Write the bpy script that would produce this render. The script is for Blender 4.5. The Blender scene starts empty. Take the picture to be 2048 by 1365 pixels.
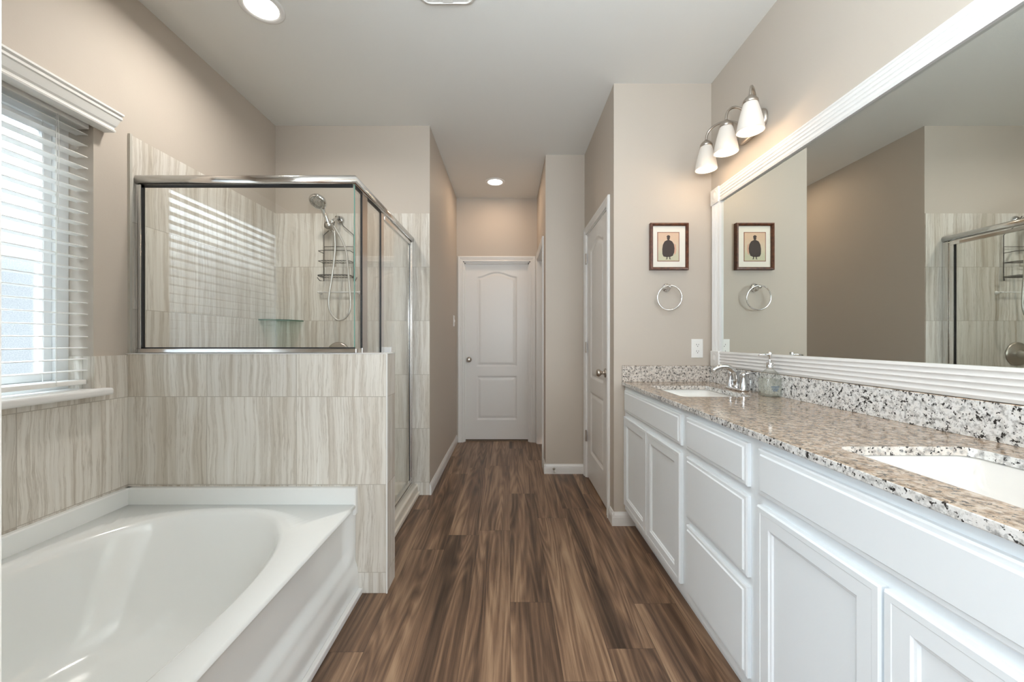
import bpy, bmesh, math, random
from mathutils import Vector, Matrix
S = bpy.context.scene
C = S.collection
PI = math.pi
random.seed(4)

# ---------------------------------------------------------------- camera
FPX = 790.0
CH = 1.15
cam = bpy.data.cameras.new('camera')
co = bpy.data.objects.new('camera', cam)
C.objects.link(co)
co.location = (0, 0, CH)
co.rotation_euler = (PI / 2, 0, 0)
cam.sensor_width = 36
cam.lens = FPX / 2048 * 36
cam.shift_x = 6 / 2048
cam.shift_y = -2.5 / 2048
cam.clip_start = 0.01
S.camera = co

# ---------------------------------------------------------------- world, lights, exposure
W = bpy.data.worlds.new('sky')
S.world = W
W.use_nodes = True
bgn = W.node_tree.nodes['Background']
bgn.inputs[0].default_value = (0.86, 0.93, 1.0, 1)
# overcast sky, much brighter overhead than at the horizon
_wt = W.node_tree
_tc = _wt.nodes.new('ShaderNodeTexCoord')
_sx = _wt.nodes.new('ShaderNodeSeparateXYZ')
_mr = _wt.nodes.new('ShaderNodeMapRange')
_wt.links.new(_tc.outputs['Generated'], _sx.inputs[0])
_wt.links.new(_sx.outputs[2], _mr.inputs['Value'])
_mr.inputs['From Min'].default_value = 0.35
_mr.inputs['From Max'].default_value = 0.8
_mr.inputs['To Min'].default_value = 9.0
_mr.inputs['To Max'].default_value = 105.0
_wt.links.new(_mr.outputs[0], bgn.inputs[1])
S.view_settings.view_transform = 'Standard'
S.view_settings.look = 'None'
S.view_settings.gamma = 1
S.view_settings.exposure = 0.38
S.cycles.max_bounces = 14
S.cycles.diffuse_bounces = 7
S.cycles.glossy_bounces = 6
S.cycles.transmission_bounces = 10
S.cycles.transparent_max_bounces = 24
S.cycles.sample_clamp_indirect = 10
S.cycles.caustics_reflective = False
S.cycles.caustics_refractive = False


def area(name, loc, rot, sx, sy, power, col, shape='RECTANGLE', portal=False):
    l = bpy.data.lights.new(name, 'AREA')
    l.shape = shape
    l.size = sx
    l.size_y = sy
    l.energy = power
    l.color = col
    if portal:
        l.cycles.is_portal = True
    o = bpy.data.objects.new(name, l)
    C.objects.link(o)
    o.location = loc
    o.rotation_euler = rot
    return o


# sky portal in the bathroom window, then unseen fill lights added behind the camera
area('window_portal', (-1.90, 1.04, 1.505), (0, -PI / 2, 0), 1.1, 1.22, 1, (1, 1, 1), portal=True)
area('fill_light_back', (1.35, -2.75, 1.45), (PI / 2, 0, 0.5), 1.7, 1.9, 72, (0.82, 0.93, 1.0))  # added fill for the half wall and tub side, no window here
area('fill_light_side', (-1.86, -1.25, 1.45), (PI / 2, 0, -PI / 2 + 0.35), 1.9, 1.8, 95, (0.72, 0.87, 1.0))  # added cool fill for the cabinet fronts, no window here
area('fill_light_up', (-0.2, -0.55, 1.5), (PI * 0.88, 0, 0), 0.9, 0.9, 80, (0.84, 0.94, 1.0))  # added fill to lift the ceiling
area('fill_light_overhead', (0.1, -1.4, 2.70), (0, 0, 0), 1.2, 1.2, 25, (1.0, 0.95, 0.90))  # added soft fill from above, unseen


# ---------------------------------------------------------------- node helpers
class NT:
    def __init__(s, name):
        s.m = bpy.data.materials.new(name)
        s.m.use_nodes = True
        s.t = s.m.node_tree
        s.t.nodes.clear()
        s.out = s.t.nodes.new('ShaderNodeOutputMaterial')

    def n(s, typ, **kw):
        nd = s.t.nodes.new('ShaderNode' + typ)
        ins = kw.pop('ins', {})
        for k, v in kw.items():
            setattr(nd, k, v)
        for k, v in ins.items():
            s.put(nd.inputs[k], v)
        return nd

    def put(s, sock, v):
        if hasattr(v, 'links') or hasattr(v, 'is_output'):
            s.t.links.new(v, sock)
        else:
            if isinstance(v, (tuple, list)) and len(v) == 3 and sock.type == 'RGBA':
                v = (*v, 1)
            sock.default_value = v

    def math(s, op, a, b=0.0, c=None):
        nd = s.t.nodes.new('ShaderNodeMath')
        nd.operation = op
        s.put(nd.inputs[0], a)
        s.put(nd.inputs[1], b)
        if c is not None:
            s.put(nd.inputs[2], c)
        return nd.outputs[0]

    def comb(s, x, y, z):
        nd = s.n('CombineXYZ')
        for i, v in enumerate((x, y, z)):
            s.put(nd.inputs[i], v)
        return nd.outputs[0]

    def mix(s, f, a, b, typ='RGBA', blend='MIX'):
        nd = s.t.nodes.new('ShaderNodeMix')
        nd.data_type = typ
        if typ == 'RGBA':
            nd.blend_type = blend
            s.put(nd.inputs[0], f); s.put(nd.inputs[6], a); s.put(nd.inputs[7], b)
            return nd.outputs[2]
        s.put(nd.inputs[0], f); s.put(nd.inputs[2], a); s.put(nd.inputs[3], b)
        return nd.outputs[0]

    def ramp(s, f, stops, interp='LINEAR'):
        nd = s.n('ValToRGB')
        nd.color_ramp.interpolation = interp
        e = nd.color_ramp.elements
        while len(e) < len(stops):
            e.new(0.5)
        for i, (p, c) in enumerate(stops):
            e[i].position = p
            e[i].color = (*c, 1) if len(c) == 3 else c
        s.put(nd.inputs[0], f)
        return nd.outputs[0]

    def noise(s, vec, scale, detail=3, rough=0.5, dist=0.0):
        nd = s.n('TexNoise')
        s.put(nd.inputs['Vector'], vec)
        nd.inputs['Scale'].default_value = scale
        nd.inputs['Detail'].default_value = detail
        nd.inputs['Roughness'].default_value = rough
        nd.inputs['Distortion'].default_value = dist
        return nd.outputs[0]

    def obj(s):
        return s.n('TexCoord').outputs['Object']

    def sep(s, v):
        nd = s.n('SeparateXYZ')
        s.put(nd.inputs[0], v)
        return nd.outputs

    def bump(s, h, strength, dist=0.002):
        nd = s.n('Bump')
        nd.inputs['Strength'].default_value = strength
        nd.inputs['Distance'].default_value = dist
        s.put(nd.inputs['Height'], h)
        return nd.outputs[0]

    def pbr(s, col, rough=0.5, metal=0.0, normal=None, **kw):
        b = s.n('BsdfPrincipled')
        s.put(b.inputs['Base Color'], col)
        s.put(b.inputs['Roughness'], rough)
        s.put(b.inputs['Metallic'], metal)
        if normal is not None:
            s.put(b.inputs['Normal'], normal)
        for k, v in kw.items():
            s.put(b.inputs[k], v)
        s.t.links.new(b.outputs[0], s.out.inputs[0])
        return b


def simple(name, col, rough=0.5, metal=0.0, **kw):
    t = NT(name)
    t.pbr(col, rough, metal, **kw)
    return t.m


def paint(name, col, bump=0.12):
    t = NT(name)
    o = t.obj()
    h = t.noise(o, 160, 3, 0.55)
    big = t.noise(o, 1.3, 2)
    c = t.mix(t.math('MULTIPLY', big, 0.05), col, tuple(x * 0.82 for x in col))
    t.pbr(c, 0.62, normal=t.bump(h, bump, 0.0022))
    return t.m


M = {}
M['wall'] = paint('greige_wall_paint', (0.53, 0.472, 0.41))
M['ceil'] = paint('ceiling_paint', (0.75, 0.75, 0.73), 0.15)
M['white'] = simple('white_trim_paint', (0.77, 0.76, 0.745), 0.35)
M['cab'] = simple('white_cabinet_paint', (0.84, 0.885, 0.92), 0.4)
M['blind'] = simple('white_blind_vinyl', (0.82, 0.82, 0.80), 0.4)
M['vinyl'] = simple('white_window_vinyl', (0.80, 0.81, 0.81), 0.4)
M['acrylic'] = simple('white_tub_acrylic', (0.82, 0.835, 0.825), 0.12, **{'Coat Weight': 0.3, 'Coat Roughness': 0.05})
M['pan'] = simple('almond_shower_pan', (0.74, 0.69, 0.60), 0.35)
M['porcelain'] = simple('white_porcelain', (0.76, 0.74, 0.71), 0.08)
M['chrome'] = simple('polished_chrome', (0.74, 0.74, 0.745), 0.07, 1.0)
M['alu'] = simple('bright_aluminium', (0.76, 0.74, 0.72), 0.14, 1.0)
M['nickel'] = simple('brushed_nickel', (0.50, 0.45, 0.40), 0.3, 1.0)
M['steel'] = simple('satin_steel', (0.60, 0.58, 0.55), 0.28, 1.0)
M['black'] = simple('black_rubber', (0.012, 0.012, 0.013), 0.5)
M['wire'] = simple('dark_wire', (0.10, 0.095, 0.09), 0.35, 0.8)
M['hose'] = simple('grey_metal_hose', (0.58, 0.56, 0.53), 0.35, 0.7)
M['mirror'] = simple('mirror_silver', (0.80, 0.83, 0.79), 0.0, 1.0)
M['plate'] = simple('white_plastic', (0.83, 0.82, 0.80), 0.35)
M['dark'] = simple('dark_slot', (0.03, 0.03, 0.03), 0.6)
M['mat'] = simple('cream_mat_board', (0.80, 0.765, 0.69), 0.8)
M['matline'] = simple('red_brown_mat_line', (0.23, 0.075, 0.04), 0.7)
M['figure'] = simple('dark_print_ink', (0.06, 0.045, 0.04), 0.8)
M['figure2'] = simple('soft_print_ink', (0.26, 0.20, 0.16), 0.8)
M['blackpaint'] = simple('bottle_print', (0.10, 0.16, 0.24), 0.5)


def mk_frame_wood():
    t = NT('dark_red_brown_frame_wood')
    x = t.sep(t.obj())
    n = t.noise(t.comb(t.math('MULTIPLY', x[0], 60.0), t.math('MULTIPLY', x[1], 60.0), t.math('MULTIPLY', x[2], 60.0)), 1.0, 4)
    t.pbr(t.ramp(n, [(0.3, (0.055, 0.018, 0.010)), (0.7, (0.16, 0.055, 0.026))]), 0.3)
    return t.m


def mk_print():
    t = NT('watercolour_print_paper')
    x = t.sep(t.obj())
    z = t.n('MapRange', ins={'Value': x[2], 'From Min': -0.05, 'From Max': 0.05}).outputs[0]
    base = t.ramp(z, [(0.0, (0.56, 0.55, 0.40)), (0.3, (0.64, 0.56, 0.42)), (0.7, (0.68, 0.54, 0.40)), (1.0, (0.70, 0.50, 0.36))])
    n = t.noise(t.obj(), 60, 4)
    t.pbr(t.mix(t.math('MULTIPLY', n, 0.25), base, (0.45, 0.36, 0.28)), 0.8)
    return t.m


def mk_tile():
    t = NT('vein_cut_stone_tile')
    geo = t.n('NewGeometry')
    N = t.sep(geo.outputs['Normal'])
    P = t.sep(t.obj())
    ax = t.math('ABSOLUTE', N[0]); ay = t.math('ABSOLUTE', N[1]); az = t.math('ABSOLUTE', N[2])
    isx = t.math('GREATER_THAN', ax, 0.6)
    isz = t.math('GREATER_THAN', az, 0.6)
    # u along the wall, v up
    ux = t.math('DIVIDE', t.math('ADD', P[0], 0.557), 0.406)
    uy = t.math('DIVIDE', t.math('SUBTRACT', P[1], 1.79), 0.406)
    u = t.mix(isx, ux, uy, 'FLOAT')
    v = t.math('DIVIDE', t.math('SUBTRACT', P[2], 0.095), 0.3985)
    cu = t.math('FLOOR', u); cv = t.math('FLOOR', v)
    fu = t.math('SUBTRACT', u, cu); fv = t.math('SUBTRACT', v, cv)
    wn = t.n('TexWhiteNoise', ins={'Vector': t.comb(cu, cv, isx)})
    r = wn.outputs['Color']; rv = wn.outputs['Value']
    rs = t.sep(r)
    # veins
    uu = t.math('ADD', t.math('MULTIPLY', u, 0.406), t.math('MULTIPLY', rs[0], 7.0))
    vv = t.math('MULTIPLY', v, 0.3985)
    wob = t.noise(t.comb(t.math('MULTIPLY', uu, 3.0), t.math('MULTIPLY', vv, 3.0), t.math('MULTIPLY', rs[1], 9.0)), 1.0, 3)
    uw = t.math('ADD', uu, t.math('MULTIPLY', t.math('SUBTRACT', wob, 0.5), 0.045))
    n1 = t.noise(t.comb(t.math('MULTIPLY', uw, 44.0), t.math('MULTIPLY', vv, 0.7), rs[2]), 1.0, 9, 0.68)
    n2 = t.noise(t.comb(t.math('MULTIPLY', uw, 11.0), t.math('MULTIPLY', vv, 0.5), rs[1]), 1.0, 2)
    n3 = t.noise(t.comb(t.math('MULTIPLY', uw, 150.0), t.math('MULTIPLY', vv, 5.0), rs[1]), 1.0, 3)
    base = t.ramp(n1, [(0.26, (0.40, 0.345, 0.28)), (0.38, (0.57, 0.52, 0.455)), (0.48, (0.73, 0.695, 0.635)), (0.66, (0.80, 0.775, 0.73))])
    band = t.ramp(n2, [(0.34, (0.84, 0.81, 0.77)), (0.50, (1, 1, 1)), (0.62, (1.0, 1.0, 1.0))])
    c = t.mix(1.0, base, band, blend='MULTIPLY')
    line = t.math('LESS_THAN', t.math('ABSOLUTE', t.math('SUBTRACT', n1, 0.455)), 0.007)
    c = t.mix(t.math('MULTIPLY', line, 0.4), c, (0.25, 0.20, 0.15))
    n4 = t.noise(t.comb(t.math('MULTIPLY', uw, 20.0), t.math('MULTIPLY', vv, 0.8), t.math('MULTIPLY', rs[0], 5.0)), 1.0, 6, 0.6)
    vein = t.ramp(t.math('ABSOLUTE', t.math('SUBTRACT', n4, 0.52)), [(0.0, (1, 1, 1)), (0.014, (0, 0, 0))])
    c = t.mix(t.math('MULTIPLY', vein, 0.42), c, (0.30, 0.245, 0.185))
    c = t.mix(t.math('MULTIPLY', t.math('SUBTRACT', n3, 0.35), 0.75), c, (0.47, 0.41, 0.34))
    tone = t.mix(rv, (0.93, 0.93, 0.93), (1.04, 1.04, 1.04))
    c = t.mix(1.0, c, tone, blend='MULTIPLY')
    # grout
    du = t.math('MULTIPLY', t.math('MINIMUM', fu, t.math('SUBTRACT', 1.0, fu)), 0.406)
    dv = t.math('MULTIPLY', t.math('MINIMUM', fv, t.math('SUBTRACT', 1.0, fv)), 0.3985)
    g = t.math('LESS_THAN', t.math('MINIMUM', du, dv), 0.0014)
    g = t.math('MULTIPLY', g, t.math('SUBTRACT', 1.0, isz))
    c = t.mix(g, c, (0.44, 0.40, 0.345))
    t.pbr(c, 0.36, normal=t.bump(t.math('SUBTRACT', 1.0, g), 0.3, 0.001))
    return t.m


def mk_floor():
    t = NT('walnut_vinyl_plank')
    P = t.sep(t.obj())
    w, L = 0.18, 1.22
    xs = t.math('DIVIDE', t.math('SUBTRACT', P[0], 0.005), w)
    ix = t.math('FLOOR', xs)
    fx = t.math('SUBTRACT', xs, ix)
    ro = t.n('TexWhiteNoise', noise_dimensions='1D', ins={'W': t.math('MULTIPLY', ix, 1.37)}).outputs['Value']
    ys = t.math('ADD', t.math('DIVIDE', P[1], L), ro)
    iy = t.math('FLOOR', ys)
    fy = t.math('SUBTRACT', ys, iy)
    wn = t.n('TexWhiteNoise', ins={'Vector': t.comb(ix, iy, 3.0)})
    rs = t.sep(wn.outputs['Color'])
    lx = t.math('ADD', t.math('MULTIPLY', fx, w), t.math('MULTIPLY', rs[0], 5.0))
    ly = t.math('ADD', P[1], t.math('MULTIPLY', rs[1], 20.0))
    # large figure (cathedrals) as contour lines of a slow stretched noise
    big = t.noise(t.comb(t.math('MULTIPLY', lx, 9.5), t.math('MULTIPLY', ly, 0.62), t.math('MULTIPLY', rs[2], 30.0)), 1.0, 1.5, 0.4)
    ph = t.math('MULTIPLY', big, 15.0)
    fr = t.math('SUBTRACT', ph, t.math('FLOOR', ph))
    rings = t.math('ABSOLUTE', t.math('SUBTRACT', t.math('MULTIPLY', fr, 2.0), 1.0))
    med = t.noise(t.comb(t.math('MULTIPLY', lx, 34.0), t.math('MULTIPLY', ly, 0.85), rs[0]), 1.0, 5, 0.62)
    fine = t.noise(t.comb(t.math('MULTIPLY', lx, 260.0), t.math('MULTIPLY', ly, 7.0), rs[0]), 1.0, 4, 0.65)
    streak = t.noise(t.comb(t.math('MULTIPLY', lx, 13.0), t.math('MULTIPLY', ly, 0.7), rs[2]), 1.0, 2)
    val = t.math('ADD', t.math('MULTIPLY', streak, 0.62),
                 t.math('ADD', t.math('MULTIPLY', med, 0.42), t.math('ADD', t.math('MULTIPLY', fine, 0.26), t.math('MULTIPLY', rings, 0.125))))
    val = t.math('ADD', val, t.math('MULTIPLY', t.math('SUBTRACT', rs[1], 0.5), 0.13))
    c = t.ramp(t.math('SUBTRACT', val, 0.205), [(0.27, (0.038, 0.021, 0.013)), (0.40, (0.10, 0.057, 0.035)), (0.51, (0.185, 0.108, 0.066)), (0.64, (0.33, 0.21, 0.13)), (0.80, (0.45, 0.31, 0.20))])
    ex = t.math('MULTIPLY', t.math('MINIMUM', fx, t.math('SUBTRACT', 1.0, fx)), w)
    ey = t.math('MULTIPLY', t.math('MINIMUM', fy, t.math('SUBTRACT', 1.0, fy)), L)
    seam = t.math('LESS_THAN', t.math('MINIMUM', ex, ey), 0.0009)
    c = t.mix(t.math('MULTIPLY', seam, 0.65), c, (0.02, 0.012, 0.008))
    t.pbr(c, t.math('ADD', 0.34, t.math('MULTIPLY', fine, 0.14)), normal=t.bump(t.math('SUBTRACT', fine, seam), 0.12, 0.001))
    return t.m


def mk_granite():
    """one stone; warm light painted in as brown on top and end-splash faces"""
    t = NT('speckled_granite')
    o = t.obj()
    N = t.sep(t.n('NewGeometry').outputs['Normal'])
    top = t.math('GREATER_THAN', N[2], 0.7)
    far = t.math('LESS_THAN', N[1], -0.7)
    a = t.noise(o, 68, 3, 0.6)
    b = t.noise(o, 45, 3, 0.6)
    e = t.noise(t.n('VectorMath', operation='ADD', ins={0: o, 1: (7.7, 2.2, 1.3)}).outputs[0], 130, 2, 0.6)
    d = t.noise(t.n('VectorMath', operation='ADD', ins={0: o, 1: (3.1, 1.7, 5.3)}).outputs[0], 92, 3, 0.65)
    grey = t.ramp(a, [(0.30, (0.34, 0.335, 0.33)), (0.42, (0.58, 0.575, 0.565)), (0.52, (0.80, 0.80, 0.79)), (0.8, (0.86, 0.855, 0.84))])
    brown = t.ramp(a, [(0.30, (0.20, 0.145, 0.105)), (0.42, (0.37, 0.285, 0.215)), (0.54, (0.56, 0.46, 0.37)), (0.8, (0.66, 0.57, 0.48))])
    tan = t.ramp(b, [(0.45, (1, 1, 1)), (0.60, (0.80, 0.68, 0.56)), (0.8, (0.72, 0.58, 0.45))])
    c = t.mix(t.math('MAXIMUM', top, t.math('MULTIPLY', far, 0.5)), grey, brown)  # warm light tint put into the colour by face direction
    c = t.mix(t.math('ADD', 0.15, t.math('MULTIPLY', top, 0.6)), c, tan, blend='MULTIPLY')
    sp = t.ramp(d, [(0.575, (0, 0, 0)), (0.605, (1, 1, 1))])
    c = t.mix(t.math('SUBTRACT', sp, t.math('MULTIPLY', top, t.math('MULTIPLY', sp, 0.15))), c, (0.03, 0.027, 0.026))
    sp2 = t.ramp(e, [(0.58, (0, 0, 0)), (0.64, (1, 1, 1))])
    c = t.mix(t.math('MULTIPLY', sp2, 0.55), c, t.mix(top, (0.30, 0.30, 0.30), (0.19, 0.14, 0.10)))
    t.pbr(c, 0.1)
    return t.m


def mk_glass(name, tint, f0=0.05):
    t = NT(name)
    bk = t.n('NewGeometry').outputs['Backfacing']
    fr = t.n('Fresnel', ins={'IOR': t.mix(bk, 1.5, 1 / 1.5, 'FLOAT')}).outputs[0]
    tr = t.n('BsdfTransparent', ins={'Color': tint})
    gl = t.n('BsdfGlossy', ins={'Roughness': 0.0, 'Color': (1, 1, 1)})
    mx = t.n('MixShader')
    t.put(mx.inputs[0], fr)
    t.t.links.new(tr.outputs[0], mx.inputs[1])
    t.t.links.new(gl.outputs[0], mx.inputs[2])
    t.t.links.new(mx.outputs[0], t.out.inputs[0])
    return t.m


def mk_frosted_pane():
    t = NT('obscured_window_glass')
    n = t.noise(t.obj(), 260, 2)
    tr = t.n('BsdfTransparent', ins={'Color': t.ramp(n, [(0.3, (0.70, 0.74, 0.75)), (0.7, (0.97, 0.99, 1.0))])})
    gl = t.n('BsdfRefraction', ins={'Roughness': 0.45, 'IOR': 1.25, 'Color': t.ramp(n, [(0.3, (0.74, 0.78, 0.79)), (0.7, (0.97, 0.99, 1.0))])})
    mx = t.n('MixShader', ins={0: 0.6})
    t.t.links.new(tr.outputs[0], mx.inputs[1])
    t.t.links.new(gl.outputs[0], mx.inputs[2])
    t.t.links.new(mx.outputs[0], t.out.inputs[0])
    return t.m


def emit(name, col, strength):
    t = NT(name)
    e = t.n('Emission', ins={'Color': col, 'Strength': strength})
    t.t.links.new(e.outputs[0], t.out.inputs[0])
    return t.m


def mk_shade():
    t = NT('frosted_white_glass_shade')
    t.pbr((0.66, 0.62, 0.57), 0.3, **{'Emission Color': (1.0, 0.88, 0.76), 'Emission Strength': 0.10})
    return t.m


def mk_carpet():
    t = NT('brown_carpet')
    n = t.noise(t.obj(), 300, 3)
    t.pbr(t.ramp(n, [(0.3, (0.10, 0.07, 0.05)), (0.7, (0.30, 0.23, 0.17))]), 0.95, normal=t.bump(n, 0.8, 0.004))
    return t.m


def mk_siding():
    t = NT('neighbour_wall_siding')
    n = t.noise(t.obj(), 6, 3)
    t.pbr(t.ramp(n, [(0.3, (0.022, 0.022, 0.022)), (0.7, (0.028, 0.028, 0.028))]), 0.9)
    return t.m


M['fwood'] = mk_frame_wood()
M['print'] = mk_print()
M['tile'] = mk_tile()
M['floor'] = mk_floor()
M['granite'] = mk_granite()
M['glass'] = mk_glass('clear_shower_glass', (0.985, 0.992, 0.983))
M['shelfglass'] = mk_glass('green_shelf_glass', (0.55, 0.72, 0.66))
M['glassedge'] = simple('green_glass_edge', (0.20, 0.42, 0.36), 0.15)
M['pane'] = mk_frosted_pane()
M['lens'] = emit('lit_lamp_lens', (1.0, 0.95, 0.88), 9.0)
M['bulb'] = emit('lit_bulb', (1.0, 0.93, 0.82), 3.0)
M['shade'] = mk_shade()
M['carpet'] = mk_carpet()
M['siding'] = mk_siding()
def mk_bottle(name, centre, edge, milk):
    """clear vessel: darker where the glass is seen edge-on, faint cloudiness inside"""
    t = NT(name)
    bk = t.n('NewGeometry').outputs['Backfacing']
    fr = t.n('Fresnel', ins={'IOR': t.mix(bk, 1.5, 1 / 1.5, 'FLOAT')}).outputs[0]
    fac = t.math('POWER', t.n('LayerWeight', ins={'Blend': 0.5}).outputs['Facing'], 2.5)
    tr = t.n('BsdfTransparent', ins={'Color': t.mix(fac, centre, edge)})
    df = t.n('BsdfTranslucent', ins={'Color': (0.88, 0.90, 0.86)})
    d2 = t.n('BsdfDiffuse', ins={'Color': (0.88, 0.90, 0.86)})
    ad = t.n('MixShader', ins={0: 0.5})
    t.t.links.new(df.outputs[0], ad.inputs[1]); t.t.links.new(d2.outputs[0], ad.inputs[2])
    m1 = t.n('MixShader', ins={0: milk})
    t.t.links.new(tr.outputs[0], m1.inputs[1]); t.t.links.new(ad.outputs[0], m1.inputs[2])
    gl = t.n('BsdfGlossy', ins={'Roughness': 0.02})
    m2 = t.n('MixShader')
    t.put(m2.inputs[0], fr)
    t.t.links.new(m1.outputs[0], m2.inputs[1]); t.t.links.new(gl.outputs[0], m2.inputs[2])
    t.t.links.new(m2.outputs[0], t.out.inputs[0])
    return t.m


M['bottle'] = mk_bottle('clear_bottle_glass', (0.985, 0.99, 0.98), (0.55, 0.59, 0.56), 0.05)
M['liquid'] = mk_bottle('clear_soap', (0.97, 0.98, 0.955), (0.70, 0.73, 0.69), 0.24)


# ---------------------------------------------------------------- mesh helpers
class MB:
    def __init__(s):
        s.v = []
        s.f = []
        s.sm = []

    def add(s, vs, fs, smooth=False):
        b = len(s.v)
        s.v += [tuple(v) for v in vs]
        s.f += [tuple(i + b for i in f) for f in fs]
        s.sm += [smooth] * len(fs)
        return s

    def box(s, x0, x1, y0, y1, z0, z1, bev=0.0, seg=2):
        if bev <= 0:
            vs = [(x, y, z) for x in (x0, x1) for y in (y0, y1) for z in (z0, z1)]
            fs = [(0, 1, 3, 2), (4, 6, 7, 5), (0, 4, 5, 1), (2, 3, 7, 6), (0, 2, 6, 4), (1, 5, 7, 3)]
            return s.add(vs, fs)
        bm = bmesh.new()
        bmesh.ops.create_cube(bm, size=1)
        for v in bm.verts:
            v.co = Vector(((x0 + x1) / 2 + v.co.x * (x1 - x0), (y0 + y1) / 2 + v.co.y * (y1 - y0), (z0 + z1) / 2 + v.co.z * (z1 - z0)))
        bmesh.ops.bevel(bm, geom=bm.edges[:], offset=bev, segments=seg, profile=0.5, affect='EDGES')
        bm.verts.index_update()
        s.add([v.co[:] for v in bm.verts], [[v.index for v in f.verts] for f in bm.faces])
        bm.free()
        return s

    def rings(s, rings, closed=True, cap0=False, cap1=False, smooth=True, wrap=False):
        """skin a list of point rings of equal length"""
        n = len(rings[0])
        vs = [p for r in rings for p in r]
        fs = []
        R = len(rings)
        for i in range(R if wrap else R - 1):
            a, b = i * n, ((i + 1) % R) * n
            for j in range(n if closed else n - 1):
                k = (j + 1) % n
                fs.append((a + j, a + k, b + k, b + j))
        if cap0:
            fs.append(tuple(reversed(range(n))))
        if cap1:
            fs.append(tuple(range((R - 1) * n, R * n)))
        return s.add(vs, fs, smooth)

    def lathe(s, prof, origin=(0, 0, 0), axis='z', n=32, cap0=False, cap1=False, mat=None):
        rs = []
        for r, h in prof:
            ring = []
            for i in range(n):
                a = 2 * PI * i / n
                p = (r * math.cos(a), r * math.sin(a), h)
                if axis == 'x':
                    p = (h, p[0], p[1])
                elif axis == 'y':
                    p = (p[1], h, p[0])
                if mat is not None:
                    p = tuple(mat @ Vector(p))
                ring.append((p[0] + origin[0], p[1] + origin[1], p[2] + origin[2]))
            rs.append(ring)
        return s.rings(rs, cap0=cap0, cap1=cap1)

    def cyl(s, p0, p1, r, n=16, r1=None, caps=True):
        return s.tube([p0, p1], r, n, r1=r1, caps=caps)

    def tube(s, pts, r, n=10, r1=None, caps=True, closed=False):
        pts = [Vector(p) for p in pts]
        m = len(pts)
        rs = []
        up = None
        for i, p in enumerate(pts):
            if closed:
                d = (pts[(i + 1) % m] - pts[i - 1]).normalized()
            else:
                d = (pts[min(i + 1, m - 1)] - pts[max(i - 1, 0)]).normalized()
            if up is None:
                up = Vector((0, 0, 1)) if abs(d.z) < 0.9 else Vector((1, 0, 0))
            sx = d.cross(up).normalized()
            up = sx.cross(d).normalized()
            rr = r if r1 is None else r + (r1 - r) * i / max(1, m - 1)
            if isinstance(r, (list, tuple)):
                rr = r[i]
            rs.append([tuple(p + sx * rr * math.cos(2 * PI * k / n) + up * rr * math.sin(2 * PI * k / n)) for k in range(n)])
        if closed:
            return s.rings(rs, wrap=True)
        return s.rings(rs, cap0=caps, cap1=caps)

    def nest(s, P, a0, a1, b0, b1, steps, cap=True):
        """nested rectangles: steps = (inset, height); P maps (a,b,h) to world"""
        rs = []
        for ins, h in steps:
            rs.append([P(a0 + ins, b0 + ins, h), P(a1 - ins, b0 + ins, h), P(a1 - ins, b1 - ins, h), P(a0 + ins, b1 - ins, h)])
        return s.rings(rs, cap1=cap, smooth=False)

    def extrude(s, prof, p0, p1, U, V):
        """closed profile (u,v) swept from p0 to p1"""
        U, V = Vector(U), Vector(V)
        rs = []
        for p in (p0, p1):
            p = Vector(p)
            rs.append([tuple(p + U * u + V * v) for u, v in prof])
        return s.rings(rs, cap0=True, cap1=True, smooth=False)


def link(name, mesh, parent=None, mat=None):
    o = bpy.data.objects.new(name, mesh)
    C.objects.link(o)
    if parent is not None:
        o.parent = parent
    if mat is not None:
        mesh.materials.append(mat)
    return o


def wloc(o):
    p = Vector((0, 0, 0))
    while o is not None:
        p = p + o.location
        o = o.parent
    return p


def build(name, mb, mat, parent=None, weld=True, autosmooth=True):
    """mesh from world coordinates, stored relative to its parent"""
    off = wloc(parent) if parent is not None else Vector((0, 0, 0))
    me = bpy.data.meshes.new(name)
    me.from_pydata([(v[0] - off.x, v[1] - off.y, v[2] - off.z) for v in mb.v], [], mb.f)
    me.polygons.foreach_set('use_smooth', mb.sm)
    bm = bmesh.new()
    bm.from_mesh(me)
    bmesh.ops.recalc_face_normals(bm, faces=bm.faces)
    bm.to_mesh(me)
    bm.free()
    me.update()
    return link(name, me, parent, mat)


def solid(name, mb, mat, **kw):
    """single-mesh thing whose origin sits at its base centre"""
    xs = [v[0] for v in mb.v]; ys = [v[1] for v in mb.v]; zs = [v[2] for v in mb.v]
    c = Vector(((min(xs) + max(xs)) / 2, (min(ys) + max(ys)) / 2, min(zs)))
    mb.v = [(v[0] - c.x, v[1] - c.y, v[2] - c.z) for v in mb.v]
    o = build(name, mb, mat)
    o.location = c
    return o


def tag(o, label, cat, group=None):
    o['label'] = label
    o['category'] = cat
    if group:
        o['group'] = group
    return o


def thing(name, label, cat, loc, group=None):
    o = bpy.data.objects.new(name, None)
    o.empty_display_size = 0.05
    C.objects.link(o)
    o.location = loc
    return tag(o, label, cat, group)


def struct(name, mb, mat, parent=None):
    o = build(name, mb, mat, parent)
    if parent is None:
        o['kind'] = 'structure'
    return o


def copy_tree(o, parent=None):
    c = o.copy()
    C.objects.link(c)
    c.parent = parent
    for ch in list(o.children):
        copy_tree(ch, c)
    return c


# ---------------------------------------------------------------- setting
H = 2.74
XL, XR = -1.735, 1.2545          # left wall, vanity wall
YB = 2.933                       # shower back wall
YV = 2.45                        # wall at the end of the vanity
YE = 4.432                       # end wall of the corridor
XCL, XCR = -0.588, 0.314         # corridor sides
XC = 0.65                        # closet-door wall
YR = 3.395                       # short wall beside the closet door

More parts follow.
